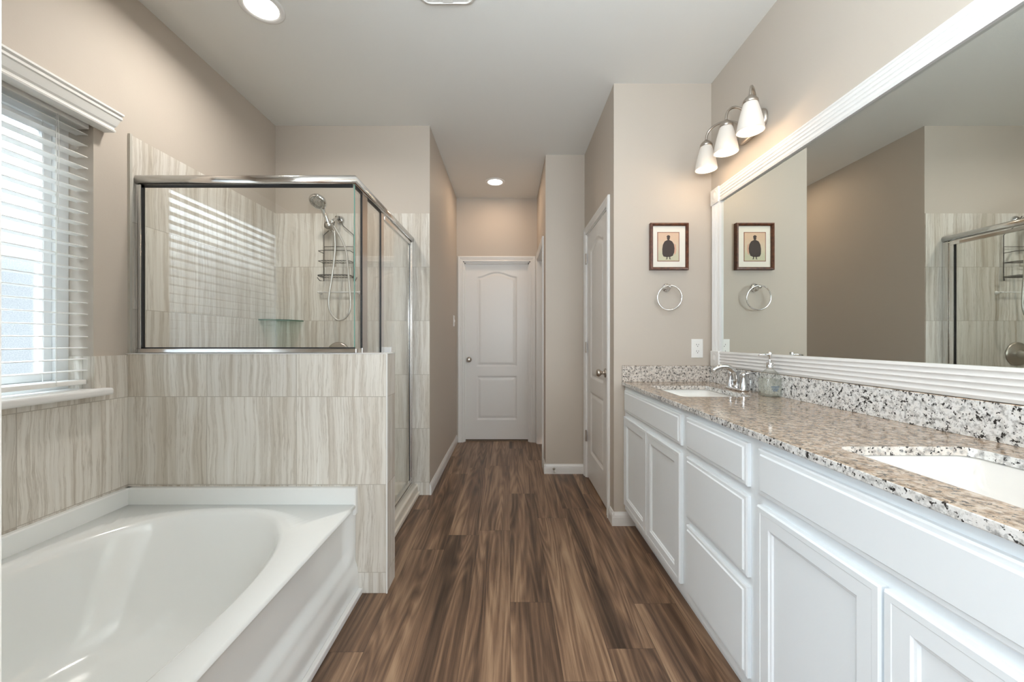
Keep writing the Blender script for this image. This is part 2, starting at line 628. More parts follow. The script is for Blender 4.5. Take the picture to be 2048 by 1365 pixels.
struct('floor', MB().box(-1.885, 2.2, -3.1, 4.55, -0.06, 0), M['floor'])
struct('floor_carpet', MB().box(-0.75, 0.45, 4.465, 4.95, -0.02, 0.012), M['carpet'])
struct('ceiling', MB().box(-2.2, 2.2, -3.1, 4.95, H, H + 0.08), M['ceil'])

WY0, WY1, WZ0, WZ1 = 0.43, 1.649, 0.935, 2.065
wl = MB()
wl.box(-1.885, XL, 0.1, WY0, 0, H).box(-1.885, XL, WY1, YB + 0.1, 0, H)
wl.box(-1.885, XL, WY0, WY1, 0, WZ0).box(-1.885, XL, WY0, WY1, WZ1, H)
struct('wall_left', wl, M['wall'])
struct('wall_corridor_left', MB().box(-1.885, XCL, YB, 4.95, 0, H), M['wall'])
D1A, D1B, DTOP = -0.521, 0.245, 2.035
we = MB()
we.box(XCL, D1A, YE, 4.55, 0, H).box(D1B, XCR, YE, 4.55, 0, H).box(D1A, D1B, YE, 4.55, DTOP, H)
struct('wall_end', we, M['wall'])
struct('wall_beyond', MB().box(-0.75, 0.5, 4.9, 4.95, 0, H), M['wall'])
D3A, D3B = 3.615, 4.375
wr = MB()
wr.box(XCR, XCR + 0.12, YR, D3A, 0, H).box(XCR, XCR + 0.12, D3B, 4.95, 0, H).box(XCR, XCR + 0.12, D3A, D3B, DTOP, H)
struct('wall_corridor_right', wr, M['wall'])
struct('wall_recess', MB().box(XCR + 0.12, 1.4, YR, YR + 0.12, 0, H), M['wall'])
D2A, D2B = 2.593, 3.312
wc = MB()
wc.box(XC, XC + 0.12, YV + 0.1, D2A, 0, H).box(XC, XC + 0.12, D2B, YR, 0, H).box(XC, XC + 0.12, D2A, D2B, DTOP, H)
struct('wall_closet', wc, M['wall'])
struct('wall_vanity_end', MB().box(XC, 1.4, YV, YV + 0.1, 0, H), M['wall'])
struct('wall_right', MB().box(XR, 1.4, 0.1, YR + 0.1, 0, H), M['wall'])
wf = MB()
wf.box(-1.885, -0.337, 0.13, 0.25, 0, H)
struct('wall_front', wf, M['wall'])
struct('trim_front_opening', MB().box(-0.337, -0.3212, 0.125, 0.25, 0, H), M['white'])
# bedroom behind the camera
struct('wall_bedroom_left', MB().box(-2.1, -1.885, -3.1, 0.25, 0, H), M['wall'])
struct('wall_bedroom_right', MB().box(2.1, 2.2, -3.1, 0.25, 0, H).box(1.4, 2.1, 0.13, 0.25, 0, H), M['wall'])
struct('wall_bedroom_back', MB().box(-1.885, 2.1, -3.1, -3.0, 0, H), M['wall'])
# outdoors seen through the obscured pane
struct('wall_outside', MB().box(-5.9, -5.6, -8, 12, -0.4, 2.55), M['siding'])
struct('added_roof_outside', MB().extrude([(0.0, 0.0), (0.0, 0.14), (-3.0, 0.95), (-3.0, 0.0)], (-5.35, -8.2, 2.5), (-5.35, 12.2, 2.5), (1, 0, 0), (0, 0, 1)), simple('added_pale_roof', (0.06, 0.06, 0.06), 0.9))  # roof added to soften the bright sky edge above the wall
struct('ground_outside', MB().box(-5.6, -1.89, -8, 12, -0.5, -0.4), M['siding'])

# half wall between tub and shower, tiled all over
PY0, PY1, PX1, PZ = 1.79, 1.915, -0.553, 1.085
struct('wall_half', MB().box(XL, PX1, PY0, PY1, 0, PZ, 0.0015, 1), M['tile'])
tr = MB()
tr.box(PX1 - 0.004, PX1 + 0.002, PY0 - 0.002, PY0 + 0.006, 0, PZ)
tr.box(XL, PX1 + 0.002, PY0 - 0.003, PY1 + 0.002, PZ, PZ + 0.0035)
struct('trim_half_wall', tr, M['white'])
TT = 0.009
tl = MB()
tl.box(XL, XL + TT, 1.808, YB, 0, 2.087)
struct('wall_tile_shower_left', tl, M['tile'])
struct('wall_tile_shower_back', MB().box(XL + TT, XCL, YB - TT, YB, 0, 2.087), M['tile'])
tt = MB()
tt.box(XL, XL + TT, 0.25, PY0, 0, WZ0).box(XL, XL + TT, WY1, PY0, WZ0, 1.081).box(XL, XL + TT, 0.25, WY0, WZ0, 1.081)
tt.box(-1.86, XL + TT, WY1 - 0.004, WY1, WZ0, 1.081)
struct('wall_tile_tub', tt, M['tile'])
struct('trim_tile_edge', MB().box(XL, XL + TT + 0.002, 1.797, 1.808, PZ + 0.004, 2.09), simple('stone_edge_trim', (0.50, 0.48, 0.43), 0.4))

# window
FX0, FX1 = -1.882, -1.835


def frame_ring(x0, x1, y0, y1, z0, z1, w):
    """rectangular window frame section, one closed ring with mitred corners"""
    b = 0.003
    pr = [(0.0, x0), (0.0, x1 - b), (b, x1), (w - b, x1), (w, x1 - b), (w, x0)]
    rs = []
    for sy, sz in ((0, 0), (1, 0), (1, 1), (0, 1)):
        rs.append([(x, (y1 - u) if sy else (y0 + u), (z1 - u) if sz else (z0 + u)) for u, x in pr])
    return MB().rings(rs, wrap=True, smooth=False)


win = struct('window_1', frame_ring(FX0, FX1, WY0, WY1, WZ0, WZ1, 0.05), M['vinyl'])
build('sash', frame_ring(FX0 + 0.003, FX1 - 0.014, WY0 + 0.05, WY1 - 0.05, WZ0 + 0.05, WZ1 - 0.05, 0.032), M['vinyl'], win)
build('pane', MB().box(-1.867, -1.865, WY0 + 0.081, WY1 - 0.081, WZ0 + 0.081, WZ1 - 0.081), M['pane'], win)
sl = MB()
sl.box(-1.84, XL + TT, WY0, WY1, WZ0 - 0.002, WZ0 + 0.012)
sl.box(XL + TT, -1.680, WY0 - 0.035, WY1 + 0.035, WZ0 - 0.018, WZ0 + 0.012, 0.010, 4)
struct('window_sill', sl, M['white'])


# casings, baseboards
CASE = [(0.0, 0.0), (0.0, 0.009), (0.006, 0.011), (0.012, 0.0085), (0.017, 0.0085), (0.026, 0.0125), (0.034, 0.0125), (0.040, 0.016), (0.052, 0.017), (0.057, 0.013), (0.057, 0.0)]


def casing(name, P, a0, a1, top, legs=(0, 0)):
    """P(a, z, h): a along the wall, h out of the wall"""
    mb = MB()
    rs = [[P(a0 - u, legs[0], h) for u, h in CASE], [P(a0 - u, top + u, h) for u, h in CASE],
          [P(a1 + u, top + u, h) for u, h in CASE], [P(a1 + u, legs[1], h) for u, h in CASE]]
    mb.rings(rs, cap0=True, cap1=True, smooth=False)
    return struct(name, mb, M['white'])


BASE = [(0.0, 0.0), (0.014, 0.0), (0.014, 0.052), (0.0125, 0.056), (0.0125, 0.064), (0.009, 0.072), (0.006, 0.078), (0.005, 0.083), (0.0, 0.083)]


def baseboard(name, segs):
    mb = MB()
    for p0, p1, nrm in segs:
        mb.extrude(BASE, (*p0, 0), (*p1, 0), (*nrm, 0), (0, 0, 1))
    return struct(name, mb, M['white'])


baseboard('baseboard_corridor_left', [((XCL, YB - 0.012), (XCL, YE), (1, 0))])
baseboard('baseboard_end', [((XCL, YE), (D1A - 0.06, YE), (0, -1))])
baseboard('baseboard_recess', [((XCR - 0.013, YR), (XC - 0.002, YR), (0, -1))])
baseboard('baseboard_corridor_right', [((XCR, YR - 0.013), (XCR, D3A - 0.062), (-1, 0))])
baseboard('baseboard_closet', [((XC, YV - 0.013), (XC, D2A - 0.062), (-1, 0)), ((XC, D2B + 0.06), (XC, YR), (-1, 0))])
baseboard('baseboard_vanity_end', [((XC - 0.013, YV), (0.778, YV), (0, -1))])

casing('trim_1', lambda a, z, h: (a, YE - h, z), D1A + 0.006, D1B - 0.006, DTOP - 0.006)
casing('trim_2', lambda a, z, h: (XC - h, a, z), D2A + 0.006, D2B - 0.006, DTOP - 0.006)
casing('trim_3', lambda a, z, h: (XCR - h, a, z), D3A + 0.006, D3B - 0.012, DTOP - 0.006)
# jambs
jm = MB()
jm.box(D1A, D1A + 0.018, YE, 4.55, 0, DTOP).box(D1B - 0.018, D1B, YE, 4.55, 0, DTOP).box(D1A, D1B, YE, 4.55, DTOP - 0.018, DTOP)
jm.box(D1A + 0.018, D1A + 0.03, YE + 0.02, YE + 0.05, 0, DTOP - 0.018).box(D1B - 0.03, D1B - 0.018, YE + 0.02, YE + 0.05, 0, DTOP - 0.018)
jm.box(D1A + 0.018, D1B - 0.018, YE + 0.02, YE + 0.05, DTOP - 0.03, DTOP - 0.018)
struct('trim_jamb_end', jm, M['white'])
jm = MB()
jm.box(XC, XC + 0.12, D2A, D2A + 0.015, 0, DTOP).box(XC, XC + 0.12, D2B - 0.015, D2B, 0, DTOP).box(XC, XC + 0.12, D2A, D2B, DTOP - 0.015, DTOP)
struct('trim_jamb_closet', jm, M['white'])
jm = MB()
jm.box(XCR, XCR + 0.12, D3A, D3A + 0.018, 0, DTOP).box(XCR, XCR + 0.12, D3B - 0.018, D3B, 0, DTOP).box(XCR, XCR + 0.12, D3A, D3B, DTOP - 0.018, DTOP)
struct('trim_jamb_corridor', jm, M['white'])


def door_mesh(P, w, h, t=0.035):
    """two moulded panels, the upper one with an arched top; P(a, b, d) with d out of the face"""
    mb = MB()
    nx, nz = 96, 250
    st = w * 0.19
    pan = [(st, w - st, 0.225, 0.715, False), (st, w - st, 0.83, 1.845, True)]

    def dist(a, b):
        best = -1
        for a0, a1, b0, b1, arch in pan:
            top = b1
            k = 1.0
            if arch:
                q = abs((a - w / 2) / ((a1 - a0) / 2))
                if q < 1:
                    qq = min(1, q / 0.92)
                    top = b1 + 0.055 * (0.5 * (1 + math.cos(PI * qq))) ** 0.8
                    k = 1 / math.sqrt(1 + (0.055 * 0.5 * PI / (0.92 * (a1 - a0) / 2) * math.sin(PI * qq)) ** 2)
            best = max(best, min(a - a0, a1 - a, b - b0, (top - b) * k))
        return best

    def prof(d):
        if d <= 0:
            return 0
        if d < 0.010:
            return -0.010 * (0.5 - 0.5 * math.cos(PI * d / 0.010))
        if d < 0.016:
            return -0.010
        if d < 0.040:
            return -0.010 + 0.0075 * (d - 0.016) / 0.024
        return -0.0025
    vs = []
    for j in range(nz + 1):
        for i in range(nx + 1):
            a, b = w * i / nx, h * j / nz
            vs.append(P(a, b, prof(dist(a, b))))
    fs = []
    for j in range(nz):
        for i in range(nx):
            k = j * (nx + 1) + i
            fs.append((k, k + 1, k + nx + 2, k + nx + 1))
    mb.add(vs, fs, True)
    mb.nest(P, 0, w, 0, h, [(0, 0), (0, -t)])
    return mb


def knob(parent, c, d, mat):
    """door knob at c, axis d (unit vector out of the door)"""
    mb = MB()
    q = Vector((0, 0, 1)).rotation_difference(Vector(d)).to_matrix()
    mb.lathe([(0.0, 0.0), (0.031, 0.0), (0.031, 0.004), (0.027, 0.008), (0.015, 0.010), (0.0105, 0.013), (0.0105, 0.028), (0.017, 0.033), (0.025, 0.042), (0.0265, 0.050), (0.023, 0.058), (0.013, 0.063), (0.0, 0.064)], c, n=28, mat=q)
    return build('door_handle', mb, mat, parent)


d1w = D1B - D1A - 0.042
d1 = struct('door_1', door_mesh(lambda a, b, d: (D1A + 0.021 + a, YE + 0.05 - d, 0.02 + b), d1w, 1.995), M['white'])
knob(d1, (-0.453, YE + 0.05, 0.925), (0, -1, 0), M['steel'])
d2w = D2B - D2A - 0.034
d2 = struct('door_2', door_mesh(lambda a, b, d: (XC + 0.004 - d, D2B - 0.017 - a, 0.018 + b), d2w, 2.0), M['white'])
knob(d2, (XC + 0.004, 2.675, 0.925), (-1, 0, 0), M['nickel'])
for z in (1.824, 1.087, 0.349):
    hb = MB()
    hb.cyl((XC - 0.008, D2B - 0.0125, z - 0.045), (XC - 0.008, D2B - 0.0125, z + 0.045), 0.006, 10)
    hb.box(XC - 0.012, XC - 0.004, D2B - 0.028, D2B - 0.004, z - 0.044, z + 0.044, 0.001)
    build('hinge', hb, M['nickel'], d2)
d3w = D3B - D3A - 0.042
struct('door_3', door_mesh(lambda a, b, d: (XCR + 0.075 - d, D3B - 0.021 - a, 0.018 + b), d3w, 1.995), M['white'])

# ---------------------------------------------------------------- bathtub
TX0, TX1, TY0, TY1 = XL + TT + 0.0012, -0.683, 0.252, PY0 - 0.001
TZ, LIP = 0.414, 0.487
tub = thing('bathtub', 'white acrylic bathtub set into the corner under the window', 'bathtub', (-1.21, 1.02, 0))
n = 128
cx, cy, aa, bb, ex = -1.21, 1.03, 0.43, 0.67, 2.4


def sup(sx, sy, z, dy=0.0, e=ex):
    r = []
    for i in range(n):
        a = 2 * PI * i / n
        c, s_ = math.cos(a), math.sin(a)
        r.append((cx + sx * math.copysign(abs(c) ** (2 / e), c), cy + dy + sy * math.copysign(abs(s_) ** (2 / e), s_), z))
    return r


def rect_ring(x0, x1, y0, y1, z):
    r = []
    mx, my = (x0 + x1) / 2, (y0 + y1) / 2
    hx, hy = (x1 - x0) / 2, (y1 - y0) / 2
    for i in range(n):
        a = 2 * PI * i / n
        # direction through the opening's own point so rays do not cross
        c, s_ = math.cos(a), math.sin(a)
        dx, dy = math.copysign(abs(c) ** (2 / ex), c) * aa, math.copysign(abs(s_) ** (2 / ex), s_) * bb
        k = min(hx / abs(dx) if abs(dx) > 1e-9 else 1e9, hy / abs(dy) if abs(dy) > 1e-9 else 1e9)
        r.append((mx + dx * k, my + dy * k, z))
    # snap the nearest samples onto the corners
    for qx in (x0, x1):
        for qy in (y0, y1):
            j = min(range(n), key=lambda i: (r[i][0] - qx) ** 2 + (r[i][1] - qy) ** 2)
            r[j] = (qx, qy, z)
    return r


tb = MB()
LT = 0.028
R0 = rect_ring(TX0 + LT, TX1 - 0.010, TY0 + LT, TY1 - LT, TZ)
rr = [rect_ring(TX0 + LT, TX1, TY0 + LT, TY1 - LT, TZ - 0.012), rect_ring(TX0 + LT, TX1 - 0.003, TY0 + LT, TY1 - LT, TZ - 0.003), R0,
      sup(aa + 0.012, bb + 0.012, TZ), sup(aa + 0.004, bb + 0.004, TZ - 0.003), sup(aa - 0.006, bb - 0.006, TZ - 0.014),
      sup(aa - 0.016, bb - 0.02, TZ - 0.04), sup(aa - 0.040, bb - 0.075, TZ - 0.13), sup(aa - 0.062, bb - 0.125, TZ - 0.21), sup(aa - 0.085, bb - 0.175, TZ - 0.29),
      sup(aa - 0.11, bb - 0.215, TZ - 0.335), sup(aa - 0.15, bb - 0.26, TZ - 0.358), sup(aa - 0.20, bb - 0.31, TZ - 0.365), sup(0.08, 0.12, TZ - 0.368), sup(0.001, 0.001, TZ - 0.368)]
tb.rings(rr)
build('basin', tb, M['acrylic'], tub)
lp = MB()
# raised lips against the walls
lp.box(TX0, TX0 + LT, TY0, TY1, TZ - 0.05, LIP, 0.005, 3)
lp.box(TX0 + 0.004, TX1 - 0.001, TY1 - LT, TY1, TZ - 0.05, LIP, 0.005, 3)
lp.box(TX0 + 0.004, TX1 - 0.001, TY0, TY0 + LT, TZ - 0.05, LIP, 0.005, 3)
build('rim_lip', lp, M['acrylic'], tub)


def sstep(a, b, x):
    t = max(0, min(1, (x - a) / (b - a)))
    return t * t * (3 - 2 * t)


ap = MB()
ny, nz = 90, 44
vs = []
for j in range(nz + 1):
    z = (TZ - 0.010) * j / nz
    for i in range(ny + 1):
        y = TY0 + (TY1 - TY0) * i / ny
        ende = sstep(0.0, 0.07, y - TY0 - 0.02) * sstep(0.0, 0.07, TY1 - 0.02 - y)
        up = sstep(0.155, 0.215, z - 0.03 * (1 - ende)) * (1 - sstep(TZ - 0.05, TZ - 0.012, z))
        rec = 0.022 * up * ende
        out = 0.012 * (1 - sstep(0.10, 0.16, z)) - 0.012
        vs.append((TX1 - rec + out + 0.0, y, z))
fs = []
for j in range(nz):
    for i in range(ny):
        k = j * (ny + 1) + i
        fs.append((k, k + 1, k + ny + 2, k + ny + 1))
ap.add(vs, fs, True)
build('apron', ap, M['acrylic'], tub)
struct('trim_tub_base', MB().box(TX1, TX1 + 0.020, TY0, TY1 + 0.0, 0.0, 0.028, 0.005, 3), M['white'])

# ---------------------------------------------------------------- shower
SGX, SGY = -0.722, 1.835       # planes of the return glass and of the front glass
pan = MB()
PF = PY1 + 0.003
pan.box(XL + TT + 0.001, -0.755, PF, YB - TT - 0.001, 0.0, 0.035)
pan.box(XL + TT + 0.001, XL + 0.07, PF, YB - TT - 0.001, 0.0, 0.10, 0.01, 3)
pan.box(XL + 0.05, -0.755, YB - 0.06, YB - TT - 0.001, 0.0, 0.10, 0.01, 3)
pan.box(-0.765, -0.672, PF, YB - TT - 0.001, 0.0, 0.088, 0.012, 4)
pan.box(-0.676, -0.660, PF, YB - TT - 0.001, 0.0, 0.030, 0.006, 3)
tag(solid('shower_pan', pan, M['pan']), 'pale shower pan with a raised kerb on the wood floor', 'shower pan')

enc = thing('shower_enclosure', 'chrome framed clear glass shower enclosure standing on the tiled half wall', 'shower enclosure', (-0.9, 2.1, 0.09))
HZ0, HZ1 = 1.868, 1.912


def rail_prof(hw, hz):
    return [(hw * math.cos(a) * 1.0, hz * math.sin(a)) for a in [2 * PI * i / 20 for i in range(20)]]


hd = MB()
zc, hh = (HZ0 + HZ1) / 2, (HZ1 - HZ0) / 2
pr = []
for i in range(24):
    a = 2 * PI * i / 24
    pr.append((0.019 * math.copysign(abs(math.cos(a)) ** 0.7, math.cos(a)), hh * math.copysign(abs(math.sin(a)) ** 0.7, math.sin(a))))
rs = [[(XL + TT + 0.001, SGY + u, zc + v) for u, v in pr], [(SGX - u, SGY + u, zc + v) for u, v in pr], [(SGX - u, YB - TT - 0.001, zc + v) for u, v in pr]]
rs = [[(XL + TT + 0.001, SGY - u, zc + v) for u, v in pr], [(SGX + u, SGY - u, zc + v) for u, v in pr], [(SGX + u, YB - TT - 0.001, zc + v) for u, v in pr]]
hd.rings(rs, cap0=True, cap1=True, smooth=True)
build('header', hd, M['alu'], enc)
CZ = PZ + 0.004
GZ0 = CZ + 0.020
build('front_glass', MB().box(XL + 0.03, SGX + 0.003, SGY - 0.003, SGY + 0.003, GZ0 - 0.004, HZ0 + 0.002), M['glass'], enc)
build('glass_edge', MB().box(SGX + 0.003, SGX + 0.0055, SGY - 0.0035, SGY + 0.0035, GZ0, HZ0), M['glassedge'], enc)
build('bottom_channel', MB().box(XL + TT + 0.001, SGX + 0.018, SGY - 0.014, SGY + 0.014, CZ, CZ + 0.020, 0.003), M['alu'], enc)
build('wall_channel', MB().box(XL + TT + 0.001, XL + 0.036, SGY - 0.013, SGY + 0.013, CZ + 0.02, HZ0, 0.002), M['alu'], enc)
gk = MB()
gx0, gx1 = XL + 0.036, SGX - 0.001
gk.box(gx0, gx1, SGY - 0.0052, SGY - 0.0032, HZ0 - 0.013, HZ0)
gk.box(gx0, gx0 + 0.011, SGY - 0.0052, SGY - 0.0032, GZ0 - 0.001, HZ0)
gk.box(gx0, gx1 + 0.01, SGY - 0.0052, SGY - 0.0032, GZ0 - 0.001, GZ0 + 0.006)
build('front_gasket', gk, M['black'], enc)
# return side: narrow pane, post, fixed pane, door
PA, PB = 1.93, 2.005
build('return_glass', MB().box(SGX - 0.003, SGX + 0.003, SGY + 0.005, PA, GZ0, HZ0 + 0.002), M['glass'], enc)
build('post', MB().box(SGX - 0.003, SGX + 0.006, PA, PB - 0.005, 0.10, HZ0, 0.002), M['alu'], enc)
g2 = MB()
g2.box(SGX - 0.004, SGX + 0.0062, PA - 0.004, PA, GZ0, HZ0 - 0.002)
g2.box(SGX + 0.0035, SGX + 0.0055, SGY + 0.01, PA, HZ0 - 0.014, HZ0)
build('post_gasket', g2, M['black'], enc)
build('fixed_glass', MB().box(SGX - 0.003, SGX + 0.003, PB - 0.005, 2.215, 0.105, HZ0 + 0.002), M['glass'], enc)
g3 = MB()
g3.box(SGX + 0.0035, SGX + 0.0055, PB - 0.03, 2.20, HZ0 - 0.014, HZ0)
g3.box(SGX - 0.004, SGX + 0.0062, 2.209, 2.215, 0.105, HZ0 - 0.002)
build('panel_gasket', g3, M['black'], enc)
build('strike_post', MB().box(SGX - 0.003, SGX + 0.006, 2.215, 2.262, 0.10, HZ0, 0.002), M['alu'], enc)
build('wall_jamb', MB().box(SGX - 0.014, SGX + 0.014, 2.885, YB - TT - 0.001, 0.09, HZ0, 0.002), M['alu'], enc)
build('sill', MB().box(SGX - 0.016, SGX + 0.016, PF + 0.001, 2.885, 0.089, 0.105, 0.003), M['alu'], enc)
dr = MB()
dr.box(SGX - 0.010, SGX + 0.010, 2.266, 2.880, HZ0 - 0.030, HZ0 - 0.008, 0.002)
dr.box(SGX - 0.010, SGX + 0.010, 2.266, 2.880, 0.108, 0.135, 0.002)
dr.box(SGX - 0.010, SGX + 0.010, 2.852, 2.880, 0.135, HZ0 - 0.03, 0.002)
door = build('door', dr, M['alu'], enc)
build('door_glass', MB().box(SGX - 0.003, SGX + 0.003, 2.266, 2.852, 0.135, HZ0 - 0.03), M['glass'], door)
build('door_gasket', MB().box(SGX + 0.0035, SGX + 0.0055, 2.838, 2.852, 0.135, HZ0 - 0.03), M['black'], door)
build('handle', MB().box(SGX + 0.003, SGX + 0.045, 2.27, 2.30, 0.985, 1.108, 0.003), M['plate'], door)

# hand shower on its arm
YT = YB - TT
hs = thing('hand_shower', 'chrome hand shower with hose on the tiled shower wall', 'shower head', (-1.255, YT, 1.97))
m_ = MB()
m_.lathe([(0.0, 0.0), (0.032, 0.0), (0.030, -0.010), (0.016, -0.022), (0.011, -0.024)], (-1.248, YT, 2.035), 'y', 24)
m_.tube([(-1.248, YT - 0.02, 2.035), (-1.250, YT - 0.06, 2.032), (-1.256, YT - 0.10, 2.005), (-1.262, YT - 0.125, 1.975)], 0.0105, 12)
build('arm', m_, M['chrome'], hs)
m_ = MB()
B0 = Vector((-1.266, YT - 0.13, 1.957))
m_.cyl(B0 + Vector((0, 0.025, 0.01)), B0 + Vector((-0.004, -0.035, -0.008)), 0.024, 24)
m_.cyl(B0 + Vector((-0.012, -0.012, 0.03)), B0 + Vector((0.012, -0.004, -0.035)), 0.016, 16)
build('bracket', m_, M['steel'], hs)
hp = Vector((-1.302, YT - 0.225, 2.098))
nd = (Vector((-0.10, -0.62, -0.78))).normalized()
m_ = MB()
m_.tube([B0 + Vector((0.014, -0.005, -0.05)), B0 + Vector((0, -0.012, 0.0)), B0 + Vector((-0.016, -0.04, 0.06)), hp + Vector((0.010, 0.035, -0.035)), hp + Vector((0.004, 0.014, 0.0))], [0.011, 0.012, 0.013, 0.015, 0.018], 14)
build('handle', m_, M['chrome'], hs)
q = Vector((0, 0, 1)).rotation_difference(nd).to_matrix()
m_ = MB()
m_.lathe([(0.0, -0.020), (0.035, -0.019), (0.053, -0.008), (0.058, 0.004), (0.057, 0.016), (0.050, 0.020)], hp, n=36, mat=q)
head = build('head', m_, M['chrome'], hs)
m_ = MB()
m_.lathe([(0.050, 0.020), (0.046, 0.017), (0.030, 0.018), (0.028, 0.021), (0.0, 0.021)], hp, n=36, mat=q)
for k in range(22):
    a = 2 * PI * k / 22
    for rr_, k2 in ((0.039, 1), (0.018, 0.5)):
        if rr_ < 0.03 and k % 2:
            continue
        p = hp + q @ Vector((rr_ * math.cos(a), rr_ * math.sin(a), 0.017))
        m_.cyl(p, p + nd * 0.007, 0.0027, 6)
build('spray_face', m_, M['hose'], head)
m_ = MB()


def catmull(pts, k=8):
    pts = [Vector(p) for p in pts]
    P = [pts[0] * 2 - pts[1]] + pts + [pts[-1] * 2 - pts[-2]]
    out = []
    for i in range(1, len(P) - 2):
        for j in range(k):
            t = j / k
            a, b, c, d = P[i - 1], P[i], P[i + 1], P[i + 2]
            out.append(0.5 * ((2 * b) + (c - a) * t + (2 * a - 5 * b + 4 * c - d) * t * t + (3 * b - a - 3 * c + d) * t ** 3))
    out.append(pts[-1])
    return out


def at(px, py, Y):
    return Vector(((px - 1018) * Y / FPX, Y, CH - (py - 680) * Y / FPX))


HY = YT - 0.145
m_.tube(catmull([at(669, 462, HY - 0.02), at(670, 500, HY), at(665, 545, HY), at(657.5, 597, HY), at(660, 622, HY), at(670, 637, HY), at(680, 641, HY), at(692, 635, HY), at(700, 618, HY), at(700, 585, HY), at(696, 540, HY), at(692, 503, HY + 0.01), at(682, 477, HY + 0.01), at(672, 460, HY + 0.005), at(668, 452, HY + 0.0)]), 0.0068, 10)
build('hose', m_, M['hose'], hs)

# wire caddy hanging from the arm
cd = thing('shower_caddy', 'dark wire shower caddy hanging behind the shower hose', 'shower caddy', (-1.252, YT - 0.03, 1.58))
cxl, cxr, cyb = -1.362, -1.142, YT - 0.018
m_ = MB()
m_.tube([(cxl - 0.035, cyb - 0.03, 1.605), (cxl - 0.02, cyb - 0.02, 1.582), (cxl, cyb, 1.582), (cxl, cyb, 1.92), (-1.285, cyb - 0.01, 1.985), (-1.262, cyb - 0.03, 2.050), (-1.238, cyb - 0.03, 2.050), (-1.215, cyb - 0.01, 1.985), (cxr, cyb, 1.92), (cxr, cyb, 1.582), (cxr + 0.02, cyb - 0.02, 1.582), (cxr + 0.035, cyb - 0.03, 1.605)], 0.0028, 8)
m_.cyl((cxl, cyb, 1.835), (cxr, cyb, 1.835), 0.0022, 8)
build('frame', m_, M['wire'], cd)
for z, dp in ((1.715, 0.095), (1.607, 0.105)):
    m_ = MB()
    for zz in ((z, z + 0.072) if z > 1.7 else (z, z + 0.006)):
        m_.tube([(cxl - 0.004, cyb, zz), (cxl - 0.004, cyb - dp * 0.8, zz), (cxl + 0.03, cyb - dp, zz), (cxr - 0.03, cyb - dp, zz), (cxr + 0.004, cyb - dp * 0.8, zz), (cxr + 0.004, cyb, zz)], 0.0024, 8)
    m_.cyl((cxl, cyb, z), (cxr, cyb, z), 0.0022, 8)
    for k in range(1, 10):
        x = cxl + (cxr - cxl) * k / 10
        m_.cyl((x, cyb, z), (x, cyb - dp * 0.99, z), 0.0014, 6)
    build('basket', m_, M['wire'], cd)

# white bar, corner shelf and valve
wb = thing('shower_bar', 'thin white towel bar on the tile below the wire caddy', 'towel bar', (-1.28, YT, 1.5))
build('bar', MB().cyl((-1.40, YT - 0.035, 1.498), (-1.10, YT - 0.035, 1.498), 0.0048, 12), M['plate'], wb)
for x in (-1.392, -1.108):
    build('bracket', MB().lathe([(0.0, 0.0), (0.014, 0.0), (0.012, -0.006), (0.007, -0.01), (0.007, -0.042), (0.0, -0.043)], (x, YT - 0.0005, 1.498), 'y', 16), M['plate'], wb)
cs = MB()
pts = [(XL + TT + 0.001, YT - 0.001)]
for k in range(9):
    a = PI / 2 * k / 8
    pts.append((XL + TT + 0.001 + 0.205 * math.cos(a) ** 0.9, YT - 0.001 - 0.205 * math.sin(a) ** 0.9))
cs.rings([[(x, y, 1.284) for x, y in pts], [(x, y, 1.293) for x, y in pts]], cap0=True, cap1=True, smooth=False)
tag(solid('corner_shelf', cs, M['shelfglass']), 'green glass corner shelf in the far left corner of the shower', 'shelf')
vl = thing('shower_valve', 'round satin shower valve with lever low on the tile wall', 'valve', (-1.262, YT, 1.045))
build('plate', MB().lathe([(0.0, -0.001), (0.088, -0.001), (0.087, -0.006), (0.078, -0.012), (0.062, -0.013), (0.045, -0.02), (0.0, -0.022)], (-1.262, YT, 1.045), 'y', 40), M['nickel'], vl)
m_ = MB()
m_.lathe([(0.030, -0.018), (0.026, -0.03), (0.020, -0.06), (0.021, -0.085), (0.0, -0.09)], (-1.262, YT, 1.045), 'y', 24)
m_.tube([(-1.262, YT - 0.075, 1.045), (-1.255, YT - 0.08, 1.01), (-1.250, YT - 0.085, 0.975)], [0.010, 0.008, 0.007], 12)
build('lever', m_, M['steel'], vl)

# ---------------------------------------------------------------- blind
bl = thing('window_blind', 'white faux wood blind with crown valance over the frosted window', 'blind', (-1.775, 1.04, WZ0))
SY0, SY1 = WY0 + 0.006, WY1 - 0.006
xc = -1.776
slat = None
k = 0
z = 1.024
while z < 2.03:
    if slat is None:
        m_ = MB()
        pr = []
        for i in range(7):
            t = -1 + i / 3
            pr.append((0.025 * t, 0.0022 * (1 - t * t)))
        prof = pr + [(u, v - 0.0026) for u, v in reversed(pr)]
        rs = [[(xc + u, y, z + v) for u, v in prof] for y in (SY0, SY1)]
        m_.rings(rs, cap0=True, cap1=True, smooth=False)
        slat = build('slat', m_, M['blind'], bl)
    else:
        o = slat.copy()
        C.objects.link(o)
        o.parent = bl
        o.location.z = 0.0466 * k
    k += 1
    z += 0.0466
build('bottom_rail', MB().box(xc - 0.025, xc + 0.025, SY0, SY1 - 0.004, 0.966, 0.985, 0.003), M['blind'], bl)
build('head_rail', MB().box(xc - 0.028, xc + 0.030, SY0, SY1, 2.025, WZ1 - 0.001, 0.002), M['blind'], bl)
